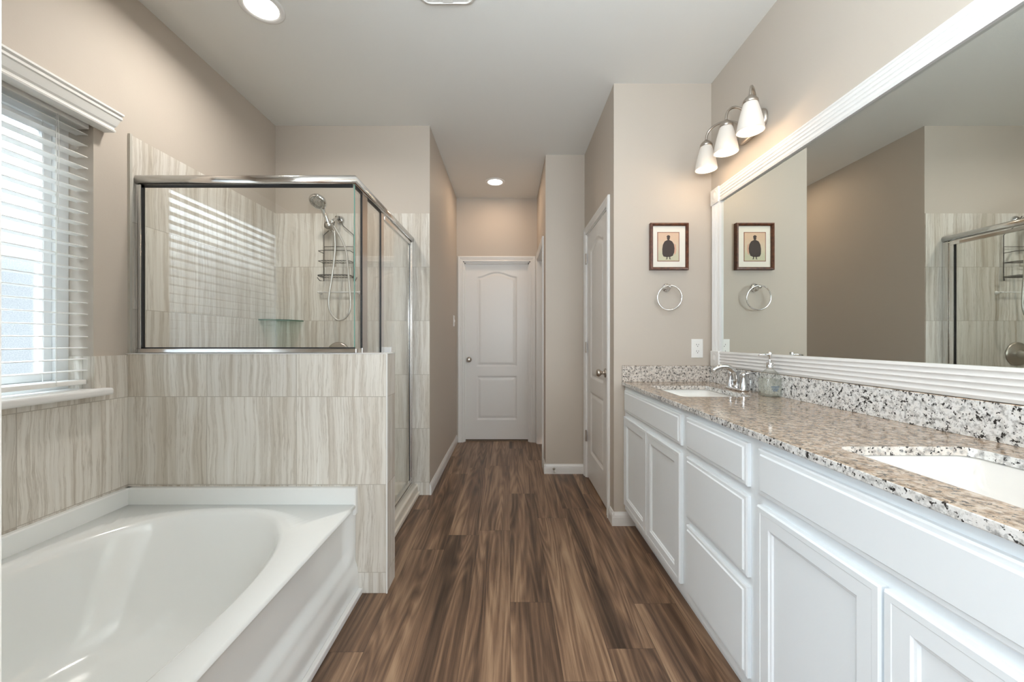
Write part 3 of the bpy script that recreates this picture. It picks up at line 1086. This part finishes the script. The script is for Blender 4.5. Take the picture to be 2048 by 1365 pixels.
for y in (0.56, 1.04, 1.527):
    m_ = MB()
    for x in (xc - 0.027, xc + 0.027):
        m_.cyl((x, y, 0.97), (x, y, 2.03), 0.0009, 5)
    m_.cyl((xc, y + 0.02, 0.97), (xc, y + 0.02, 2.03), 0.0008, 5)
    build('ladder_cord', m_, M['blind'], bl)
m_ = MB()
m_.tube(catmull([(xc + 0.03, 1.53, 2.03), (xc + 0.032, 1.531, 1.9), (xc + 0.031, 1.529, 1.6)]), 0.0010, 5)
build('lift_cord', m_, M['blind'], bl)
VAL = [(0.0, 0.0), (0.048, 0.0), (0.050, 0.006), (0.046, 0.011), (0.046, 0.018), (0.051, 0.026), (0.056, 0.042), (0.060, 0.055), (0.064, 0.060), (0.064, 0.068), (0.061, 0.072), (0.068, 0.078), (0.068, 0.086), (0.0, 0.086)]
VZ = 2.038
vy0, vy1 = WY0 - 0.012, WY1 - 0.005
m_ = MB()
# mitred returns at both ends
rs = [[(XL + 0.001, vy0 - u, VZ + v) for u, v in VAL], [(XL + 0.001 + u, vy0 - u, VZ + v) for u, v in VAL], [(XL + 0.001 + u, vy1 + u, VZ + v) for u, v in VAL], [(XL + 0.001, vy1 + u, VZ + v) for u, v in VAL]]
m_.rings(rs, cap0=True, cap1=True, smooth=False)
build('valance', m_, M['blind'], bl)

# ---------------------------------------------------------------- vanity
CF = 0.7195           # face frame plane
FT = 0.0175           # front thickness
CT = 0.868            # cabinet top
V0, V1, V2, V3 = 0.318, 1.147, 1.603, YV - 0.002


def PX(a, b, h):
    return (CF - h, a, b)


DOOR = [(0, 0.0), (0, 0.013), (0.0035, FT), (0.016, FT), (0.0175, FT - 0.001), (0.050, FT - 0.001), (0.0535, FT - 0.0045), (0.058, FT - 0.0055), (0.0615, FT - 0.0095), (0.08, FT - 0.0095)]
DRAW = [(0, 0.0), (0, 0.0105), (0.004, 0.0130), (0.013, 0.0132), (0.0165, FT), (0.03, FT)]


def cabinet(name, label, y0, y1, fronts):
    t = thing(name, label, 'cabinet', (0.98, (y0 + y1) / 2, 0), 'white vanity cabinets')
    b = MB()
    st = 0.036
    b.box(CF, CF + 0.02, y0, y0 + st, 0.10, CT).box(CF, CF + 0.02, y1 - st, y1, 0.10, CT)
    zs = [(0.10, 0.148), (CT - 0.034, CT), (0.675, 0.722)]
    if name == 'drawer_cabinet':
        zs.append((0.400, 0.455))
    for a_, b_ in zs:
        b.box(CF, CF + 0.02, y0 + st, y1 - st, a_, b_)
    build('face_frame', b, M['cab'], t)
    b = MB()
    b.box(CF + 0.02, XR - 0.001, y0 + 0.001, y0 + 0.016, 0.10, CT).box(CF + 0.02, XR - 0.001, y1 - 0.016, y1 - 0.001, 0.10, CT)
    b.box(CF + 0.02, XR - 0.001, y0 + 0.016, y1 - 0.016, 0.10, 0.115).box(XR - 0.012, XR - 0.001, y0 + 0.016, y1 - 0.016, 0.115, CT)
    build('body', b, M['cab'], t)
    build('toe_kick', MB().box(CF + 0.060, CF + 0.075, y0, y1, 0.0, 0.10), M['cab'], t)
    for nm, a0, a1, b0, b1, st_ in fronts:
        build(nm, MB().nest(PX, a0, a1, b0, b1, st_), M['cab'], t)
    return t


ZF0, ZF1 = 0.713, 0.842
ym1 = (1.630 + 2.420) / 2
cabinet('sink_cabinet', 'white two-door sink cabinet at the far end, against the end wall', V2, V3,
        [('false_front', 1.630, 2.420, ZF0, ZF1, DRAW), ('door', ym1 + 0.002, 2.420, 0.142, 0.682, DOOR), ('door', 1.630, ym1 - 0.002, 0.142, 0.682, DOOR)])
cabinet('drawer_cabinet', 'white drawer cabinet with three stacked drawers in the middle of the vanity', V1, V2,
        [('drawer', 1.174, 1.577, ZF0, ZF1, DRAW), ('drawer', 1.174, 1.577, 0.443, 0.684, DRAW), ('drawer', 1.174, 1.577, 0.142, 0.413, DRAW)])
ym2 = (0.345 + 1.1226) / 2 + 0.012
cabinet('sink_cabinet', 'white two-door sink cabinet nearest the camera, at lower right', V0, V1,
        [('false_front', 0.345, 1.1226, ZF0, ZF1, DRAW), ('door', ym2 + 0.003, 1.1226, 0.142, 0.682, DOOR), ('door', 0.345, ym2 - 0.003, 0.142, 0.682, DOOR)])

# countertop with two sink cut-outs
ctz0, ctz1 = CT + 0.0005, 0.890
CY = (2.016, 0.745)
SX0, SX1, SH = 0.792, 1.115, 0.216
ct = thing('countertop', 'speckled granite countertop with two sink cutouts on white cabinets', 'countertop', (0.97, 1.38, ctz0))


def rrect(x0, x1, y0, y1, r, z, k=6):
    p = []
    for (qx, qy, a0) in ((x1 - r, y1 - r, 0), (x0 + r, y1 - r, PI / 2), (x0 + r, y0 + r, PI), (x1 - r, y0 + r, 1.5 * PI)):
        for i in range(k + 1):
            a = a0 + PI / 2 * i / k
            p.append((qx + r * math.cos(a), qy + r * math.sin(a), z))
    return p


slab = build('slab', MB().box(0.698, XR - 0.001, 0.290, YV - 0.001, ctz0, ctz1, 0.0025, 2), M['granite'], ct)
for yc in CY:
    cb = MB()
    cb.rings([rrect(SX0, SX1, yc - SH, yc + SH, 0.03, ctz0 - 0.05), rrect(SX0, SX1, yc - SH, yc + SH, 0.03, ctz1 + 0.05)], cap0=True, cap1=True, smooth=False)
    cut = build('cutter', cb, None, ct)
    bpy.context.view_layer.update()
    md = slab.modifiers.new('cut', 'BOOLEAN')
    md.object = cut
    md.solver = 'EXACT'
    dg = bpy.context.evaluated_depsgraph_get()
    me = bpy.data.meshes.new_from_object(slab.evaluated_get(dg))
    slab.modifiers.clear()
    old = slab.data
    slab.data = me
    me.name = 'slab'
    bpy.data.meshes.remove(old)
    bpy.data.objects.remove(cut)
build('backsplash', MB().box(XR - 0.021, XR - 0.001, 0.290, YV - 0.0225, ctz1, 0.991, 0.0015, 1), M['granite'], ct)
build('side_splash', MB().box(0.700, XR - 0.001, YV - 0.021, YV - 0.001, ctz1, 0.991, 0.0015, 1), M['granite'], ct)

for i, yc in enumerate(CY):
    s_ = MB()
    e = 0.006
    ringsz = [(e + 0.02, 0, 0.035), (e, 0.0, 0.032), (e - 0.004, 0.004, 0.032), (-0.004, 0.05, 0.04), (-0.012, 0.095, 0.05), (-0.03, 0.118, 0.05), (-0.07, 0.128, 0.05), (-0.13, 0.132, 0.03)]
    s_.rings([rrect(SX0 - d, SX1 + d, yc - SH - d, yc + SH + d, r, ctz0 - 0.0008 - dz) for d, dz, r in ringsz], cap1=True)
    lab = ('white rectangular undermount sink near the faucet at the far end', 'white rectangular undermount sink at the near right, cut off by the frame')[i]
    sk = thing('sink', lab, 'sink', ((SX0 + SX1) / 2, yc, ctz0 - 0.14), 'undermount sinks in the granite top')
    build('bowl', s_, M['porcelain'], sk)
    build('drain', MB().lathe([(0.0, 0.003), (0.024, 0.003), (0.03, 0.0)], ((SX0 + SX1) / 2 + 0.02, yc, ctz0 - 0.1325), n=24), M['chrome'], sk)

# faucet at the far sink
FXx, FY, FZ = 1.185, 2.055, ctz1
fa = thing('faucet', 'chrome two-handle arched faucet behind the far sink', 'faucet', (FXx, FY, FZ))
b = MB()
b.rings([rrect(FXx - 0.026, FXx + 0.026, FY - 0.078, FY + 0.078, 0.025, FZ + 0.0003), rrect(FXx - 0.026, FXx + 0.026, FY - 0.078, FY + 0.078, 0.025, FZ + 0.008), rrect(FXx - 0.022, FXx + 0.022, FY - 0.074, FY + 0.074, 0.021, FZ + 0.012)], cap0=True, cap1=True)
build('base', b, M['chrome'], fa)
b = MB()
b.lathe([(0.02, 0.010), (0.0185, 0.022), (0.015, 0.032)], (FXx, FY, FZ), n=20)
pts = [(FXx, FY, FZ + 0.02), (FXx - 0.002, FY, FZ + 0.06)]
for k in range(1, 13):
    a = PI * 0.82 * k / 12
    pts.append((FXx - 0.004 - 0.066 * (1 - math.cos(a)), FY, FZ + 0.068 + 0.052 * math.sin(a)))
b.tube(pts, [0.0155 - 0.0035 * i / len(pts) for i in range(len(pts))], 14)
build('spout', b, M['chrome'], fa)
for s_ in (-1, 1):
    y = FY + s_ * 0.058
    b = MB()
    b.lathe([(0.0215, 0.010), (0.0205, 0.02), (0.016, 0.04), (0.0125, 0.066), (0.0135, 0.074), (0.0155, 0.080), (0.0145, 0.088), (0.007, 0.094), (0.0, 0.095)], (FXx, y, FZ), n=22)
    b.tube([(FXx - 0.004, y, FZ + 0.087), (FXx + 0.02, y - s_ * -0.006, FZ + 0.090), (FXx + 0.046, y + s_ * 0.012, FZ + 0.093)], [0.0055, 0.005, 0.0065], 10)
    build('handle', b, M['chrome'], fa)

# soap dispenser
sx, sy, sz = 1.198, 1.815, ctz1 + 0.0005
so = thing('soap_dispenser', 'clear square soap bottle with chrome pump on the granite top', 'soap dispenser', (sx, sy, sz))


def sq(h, z, r):
    return rrect(sx - h, sx + h, sy - h, sy + h, min(r, h * 0.999), sz + z, 5)


b = MB()
b.rings([sq(0.030, 0.0, 0.012), sq(0.0355, 0.002, 0.014), sq(0.037, 0.006, 0.014), sq(0.037, 0.082, 0.014), sq(0.036, 0.090, 0.018), sq(0.030, 0.106, 0.022), sq(0.021, 0.119, 0.019), sq(0.0135, 0.126, 0.0134), sq(0.0125, 0.130, 0.0124), sq(0.0125, 0.138, 0.0124)], cap0=True, cap1=True)
bt = build('bottle', b, M['bottle'], so)
b = MB()
b.rings([sq(0.028, 0.004, 0.012), sq(0.0335, 0.007, 0.012), sq(0.0335, 0.080, 0.012)], cap0=True, cap1=True)
build('liquid', b, M['liquid'], so)
b = MB()
b.lathe([(0.0145, 0.132), (0.0145, 0.152), (0.012, 0.155), (0.0045, 0.156), (0.0045, 0.178), (0.008, 0.180), (0.0085, 0.201), (0.007, 0.203), (0.0, 0.203)], (sx, sy, sz), n=20)
b.tube([(sx - 0.004, sy, sz + 0.192), (sx - 0.03, sy, sz + 0.192), (sx - 0.052, sy, sz + 0.188)], [0.0042, 0.0036, 0.003], 10)
build('pump', b, M['chrome'], so)
b = MB()
random.seed(3)
for r_, zz in enumerate((0.044, 0.035, 0.027)):
    x = sx - 0.018 + 0.004 * r_
    while x < sx + 0.018 - 0.004 * r_:
        w_ = random.uniform(0.002, 0.005)
        b.box(x, x + w_, sy - 0.0376, sy - 0.0372, sz + zz, sz + zz + 0.005)
        x += w_ + 0.0014
build('print', b, M['blackpaint'], bt)

# ---------------------------------------------------------------- mirror
MY0, MY1, MZ0, MZ1 = 0.36, 2.408, 0.993, 2.053
FW = 0.088
mi = thing('wall_mirror', 'large wall mirror in a white fluted frame above the vanity', 'mirror', (XR, 1.38, MZ0))
build('glass', MB().box(XR - 0.006, XR - 0.001, MY0 + 0.05, MY1 - 0.05, MZ0 + 0.05, MZ1 - 0.05), M['mirror'], mi)
prof = [(0.0, 0.0), (0.0, 0.017)]
nf = 4
e = 0.010
for i in range(nf * 8 + 1):
    t = i / (nf * 8)
    prof.append((e + t * (FW - 2 * e), 0.0205 - 0.0055 * abs(math.sin(PI * nf * t)) ** 0.7))
prof += [(FW, 0.017), (FW, 0.0)]
x0 = XR - 0.0065
xr_ = XR - 0.001
for nm, p0, p1, U in (('top_rail', (xr_, MY0 + FW, MZ1 - FW), (xr_, MY1 - FW, MZ1 - FW), (0, 0, 1)), ('bottom_rail', (xr_, MY0 + FW, MZ0), (xr_, MY1 - FW, MZ0), (0, 0, 1)),
                      ('stile', (xr_, MY1 - FW, MZ0 + FW), (xr_, MY1 - FW, MZ1 - FW), (0, 1, 0)), ('stile', (xr_, MY0, MZ0 + FW), (xr_, MY0, MZ1 - FW), (0, 1, 0))):
    build(nm, MB().extrude(prof, p0, p1, U, (-1, 0, 0)), M['white'], mi)
for yc in (MY0 + FW / 2, MY1 - FW / 2):
    for zc_ in (MZ0 + FW / 2, MZ1 - FW / 2):
        hw = FW / 2 + 0.002
        b = MB().box(xr_ - 0.026, xr_, yc - hw, yc + hw, zc_ - hw, zc_ + hw, 0.003, 2)
        b.lathe([(0.037, 0.0255), (0.034, 0.0285), (0.030, 0.0265), (0.024, 0.0258), (0.018, 0.027), (0.013, 0.030), (0.006, 0.0315), (0.0, 0.032)], (xr_, yc, zc_), n=32, mat=Matrix(((0, 0, -1), (0, 1, 0), (1, 0, 0))))
        build('rosette', b, M['white'], mi)

# ---------------------------------------------------------------- vanity light
LX, LYC, LSP = 1.115, 2.029, 0.205
vlt = thing('vanity_light', 'three-light nickel wall fixture with frosted bell shades above the mirror', 'wall light', (XR, LYC, 2.24))
b = MB()


def yz_rr(hy, hz, r, x):
    return [(x, p[0], p[1]) for p in rrect(LYC - hy, LYC + hy, 2.24 - hz, 2.24 + hz, r, 0)]


b.rings([yz_rr(0.118, 0.052, 0.05, XR - 0.001), yz_rr(0.118, 0.052, 0.05, XR - 0.010), yz_rr(0.110, 0.044, 0.042, XR - 0.020), yz_rr(0.07, 0.02, 0.019, XR - 0.026)], cap1=True)
build('back_plate', b, M['nickel'], vlt)
for i in (-1, 0, 1):
    y = LYC + i * LSP
    ya = LYC + i * 0.065
    b = MB()
    A = Vector((XR - 0.022, ya, 2.245))
    Bp = Vector((LX, y, 2.275))
    pts = []
    for k in range(15):
        th = PI * k / 14
        u_ = (1 - math.cos(th)) / 2
        p = Bp.lerp(A, u_)
        p.z += 0.083 * math.sin(th) ** 0.8
        pts.append(p)
    pts.insert(0, Bp + Vector((0, 0, -0.012)))
    b.tube(catmull(pts, 3), 0.0062, 10)
    build('arm', b, M['nickel'], vlt)
    sh = MB()
    outer = [(0.0275, 2.250), (0.034, 2.228), (0.043, 2.195), (0.052, 2.155), (0.0575, 2.120), (0.0580, 2.113)]
    inner = [(r_ - 0.004, z_) for r_, z_ in reversed(outer)]
    sh.lathe(outer + inner, (LX, y, 0), n=36)
    s_o = build('shade', sh, M['shade'], vlt)
    cp = MB().lathe([(0.008, 2.280), (0.012, 2.274), (0.024, 2.266), (0.032, 2.254), (0.0335, 2.243), (0.030, 2.241)], (LX, y, 0), n=28)
    build('cap', cp, M['nickel'], s_o)
    bu = MB().lathe([(0.0, 2.128), (0.012, 2.130), (0.023, 2.138), (0.027, 2.152), (0.024, 2.170), (0.014, 2.19), (0.012, 2.24)], (LX, y, 0), n=24)
    build('bulb', bu, M['bulb'], s_o)
    l = bpy.data.lights.new('vanity_bulb_light', 'POINT')
    l.energy = 0.6
    l.color = (1.0, 0.73, 0.48)
    l.shadow_soft_size = 0.015
    lo = bpy.data.objects.new('vanity_bulb_light', l)
    C.objects.link(lo)
    lo.location = (LX, y, 2.086)

# ---------------------------------------------------------------- picture, towel ring, outlet, switch
pc = thing('picture_frame', 'small dark wood framed print of a cloaked figure on the end wall', 'picture', (0.985, YV, 1.58))
px0, px1, pz0, pz1 = 0.868, 1.103, 1.580, 1.868
yf = YV - 0.002


def PZf(a, b_, h):
    return (a, yf - h, b_)


b = MB()
stp = [(0, 0), (0, 0.026), (0.003, 0.030), (0.009, 0.031), (0.014, 0.027), (0.017, 0.022), (0.017, 0.010)]
b.nest(PZf, px0, px1, pz0, pz1, stp, cap=False)
build('frame', b, M['fwood'], pc)
build('mat', MB().box(px0 + 0.016, px1 - 0.016, yf - 0.013, yf - 0.009, pz0 + 0.016, pz1 - 0.016), M['mat'], pc)
wx0, wx1, wz0, wz1 = px0 + 0.046, px1 - 0.053, pz0 + 0.053, pz1 - 0.054
build('mat_line', MB().box(wx0, wx1, yf - 0.0136, yf - 0.012, wz0, wz1), M['matline'], pc)
pcx = (wx0 + wx1) / 2
pcz = (wz0 + wz1) / 2
prt = link('print', bpy.data.meshes.new('print'), pc)
b = MB().box(wx0 + 0.004, wx1 - 0.004, yf - 0.0142, yf - 0.0134, wz0 + 0.004, wz1 - 0.004)
prt.location = Vector((pcx, yf - 0.014, pcz)) - pc.location
off = Vector((pcx, yf - 0.014, pcz))
prt.data.from_pydata([tuple(Vector(v) - off) for v in b.v], [], b.f)
prt.data.materials.append(M['print'])


def flat(pts, h0, h1):
    return MB().rings([[(pcx + x, yf - h0, pcz + z_) for x, z_ in pts], [(pcx + x, yf - h1, pcz + z_) for x, z_ in pts]], cap0=True, cap1=True, smooth=False)


cape = [(-0.030, -0.060), (-0.010, -0.064), (0.012, -0.062), (0.027, -0.056), (0.036, -0.035), (0.038, -0.010), (0.034, 0.015), (0.024, 0.032), (0.010, 0.040), (0.0, 0.042), (-0.010, 0.040), (-0.024, 0.032), (-0.034, 0.012), (-0.038, -0.015), (-0.037, -0.045)]
build('figure', flat(cape, 0.0140, 0.0146), M['figure'], prt)
hdp = [(0.009 * math.cos(2 * PI * k / 14) , 0.052 + 0.012 * math.sin(2 * PI * k / 14)) for k in range(14)]
build('figure_head', flat(hdp, 0.0140, 0.0146), M['figure'], prt)
build('figure_hair', flat([(-0.013, 0.060), (-0.006, 0.070), (0.004, 0.071), (0.011, 0.064), (0.010, 0.056), (-0.004, 0.058)], 0.0140, 0.0147), M['figure'], prt)
for s_ in (-1, 1):
    build('figure_leg', flat([(s_ * 0.006, -0.060), (s_ * 0.012, -0.060), (s_ * 0.011, -0.072), (s_ * 0.018, -0.077), (s_ * 0.006, -0.077)], 0.0140, 0.0146), M['figure'], prt)
build('figure_shadow', flat([(0.036, 0.02), (0.046, 0.012), (0.049, -0.02), (0.044, -0.045), (0.036, -0.05)], 0.0140, 0.0143), simple('print_pink_wash', (0.60, 0.36, 0.26), 0.8), prt)

tr_ = thing('towel_ring', 'chrome towel ring on the wall below the small framed print', 'towel ring', (0.975, YV, 1.4))
rcx, rcz = 0.975, 1.472
b = MB()
b.lathe([(0.0, -0.001), (0.026, -0.001), (0.026, -0.006), (0.020, -0.010), (0.012, -0.014), (0.0095, -0.020), (0.0095, -0.045), (0.0, -0.046)], (rcx, YV, rcz), 'y', 28)
b.lathe([(0.0, -0.040), (0.009, -0.042), (0.0125, -0.052), (0.009, -0.061), (0.0, -0.064)], (rcx, YV, rcz), 'y', 20)
build('mount', b, M['chrome'], tr_)
ring = [(rcx + 0.002 + 0.074 * math.sin(2 * PI * k / 48), YV - 0.052 + 0.012 * (1 - math.cos(2 * PI * k / 48)) / 2, rcz - 0.066 + 0.074 * math.cos(2 * PI * k / 48)) for k in range(48)]
build('ring', MB().tube(ring, 0.0042, 10, closed=True), M['chrome'], tr_)


def wall_plate(name, label, cat, P, kind):
    t = thing(name, label, cat, P(0, -0.06, 0))
    b = MB().nest(P, -0.036, 0.036, -0.0585, 0.0585, [(0, 0), (0, 0.003), (0.003, 0.0055), (0.02, 0.006)])
    build('cover_plate', b, M['plate'], t)
    if kind == 'outlet':
        for zc_ in (-0.020, 0.020):
            r = MB()
            pts = []
            for k in range(28):
                a = 2 * PI * k / 28
                pts.append((0.0165 * math.cos(a), max(-0.0135, min(0.0135, 0.0165 * math.sin(a))) + zc_))
            r.rings([[P(u, v, 0.005) for u, v in pts], [P(u, v, 0.0078) for u, v in pts]], cap1=True, smooth=False)
            rc = build('receptacle', r, M['plate'], t)
            s2 = MB()
            for u, v, w_, h_ in ((-0.0065, 0.004, 0.0012, 0.0042), (0.0065, 0.004, 0.0012, 0.0035), (0.0, -0.0065, 0.0022, 0.0024)):
                s2.nest(P, u - w_, u + w_, zc_ + v - h_, zc_ + v + h_, [(0, 0.0077), (0, 0.0082)])
            build('slots', s2, M['dark'], rc)
    else:
        b = MB().nest(P, -0.006, 0.006, -0.013, 0.013, [(0, 0.005), (0.0, 0.008), (0.002, 0.014)])
        build('toggle', b, M['plate'], t)
    return t


wall_plate('wall_outlet', 'white duplex outlet on the wall just above the far granite splash', 'outlet', lambda u, v, h: (1.166 + u, YV - 0.0005 - h, 1.096 + v), 'outlet')
wall_plate('light_switch', 'white light switch on the left corridor wall near the end door', 'light switch', lambda u, v, h: (XCL + 0.0005 + h, 4.20 + u, 1.35 + v), 'switch')

# door stop
ds = thing('door_stop', 'small nickel door stop on the short white baseboard', 'door stop', (0.385, YR - 0.014, 0.046))
build('base', MB().lathe([(0.0, -0.0005), (0.011, -0.0005), (0.009, -0.006), (0.005, -0.008)], (0.385, YR - 0.014, 0.046), 'y', 16), M['nickel'], ds)
b = MB().cyl((0.385, YR - 0.02, 0.046), (0.385, YR - 0.07, 0.046), 0.005, 10)
build('rod', b, M['nickel'], ds)
build('bumper', MB().lathe([(0.0, -0.070), (0.008, -0.070), (0.0085, -0.080), (0.0, -0.081)], (0.385, YR - 0.014 + 0.008, 0.046), 'y', 14), M['plate'], ds)

# ---------------------------------------------------------------- ceiling fittings
for (x, y, lab, pw) in ((-1.18, 1.885, 'lit round recessed ceiling light above the bathtub, at the top edge', 9.0),
                        (-0.14, 3.975, 'lit round recessed ceiling light in the corridor before the end door', 2.5)):
    t = thing('recessed_light', lab, 'ceiling light', (x, y, H), 'recessed ceiling lights')
    build('trim_ring', MB().lathe([(0.100, H - 0.0005), (0.099, H - 0.005), (0.092, H - 0.008), (0.078, H - 0.007), (0.072, H - 0.003)], (x, y, 0), n=48), M['white'], t)
    build('lens', MB().lathe([(0.0725, H - 0.0035), (0.04, H - 0.0045), (0.0, H - 0.005)], (x, y, 0), n=48), M['lens'], t)
    l_ = area('recessed_lamp_light', (x, y, H - 0.012), (0, 0, 0), 0.14, 0.14, pw, (1.0, 0.70, 0.46) if y > 3 else (1.0, 0.95, 0.88), 'DISK')
    if y < 3:
        l_.data.spread = math.radians(160)
fan = thing('exhaust_fan', 'white ceiling exhaust fan grille cut by the top edge of the photo', 'exhaust fan', (-0.284, 1.73, H))
fx0, fx1, fy0, fy1 = -0.414, -0.154, 1.595, 1.858
b = MB()
b.rings([rrect(fx0, fx1, fy0, fy1, 0.045, H - 0.0005), rrect(fx0 + 0.002, fx1 - 0.002, fy0 + 0.002, fy1 - 0.002, 0.045, H - 0.012), rrect(fx0 + 0.012, fx1 - 0.012, fy0 + 0.012, fy1 - 0.012, 0.04, H - 0.019),
         rrect(fx0 + 0.02, fx1 - 0.02, fy0 + 0.016, fy1 - 0.016, 0.035, H - 0.014)], cap1=True, smooth=False)
build('cover', b, M['plate'], fan)
xm = (fx0 + fx1) / 2
build('lens_bar', MB().box(xm - 0.024, xm + 0.024, fy0 + 0.02, fy1 - 0.02, H - 0.021, H - 0.012, 0.002), M['plate'], fan)
b = MB()
for s_ in (-1, 1):
    k = 0
    while 0.030 + k * 0.008 < 0.100:
        x = xm + s_ * (0.030 + k * 0.008)
        b.box(x - 0.0017, x + 0.0017, fy0 + 0.03, fy1 - 0.022, H - 0.018, H - 0.013)
        k += 1
build('louvers', b, M['plate'], fan)
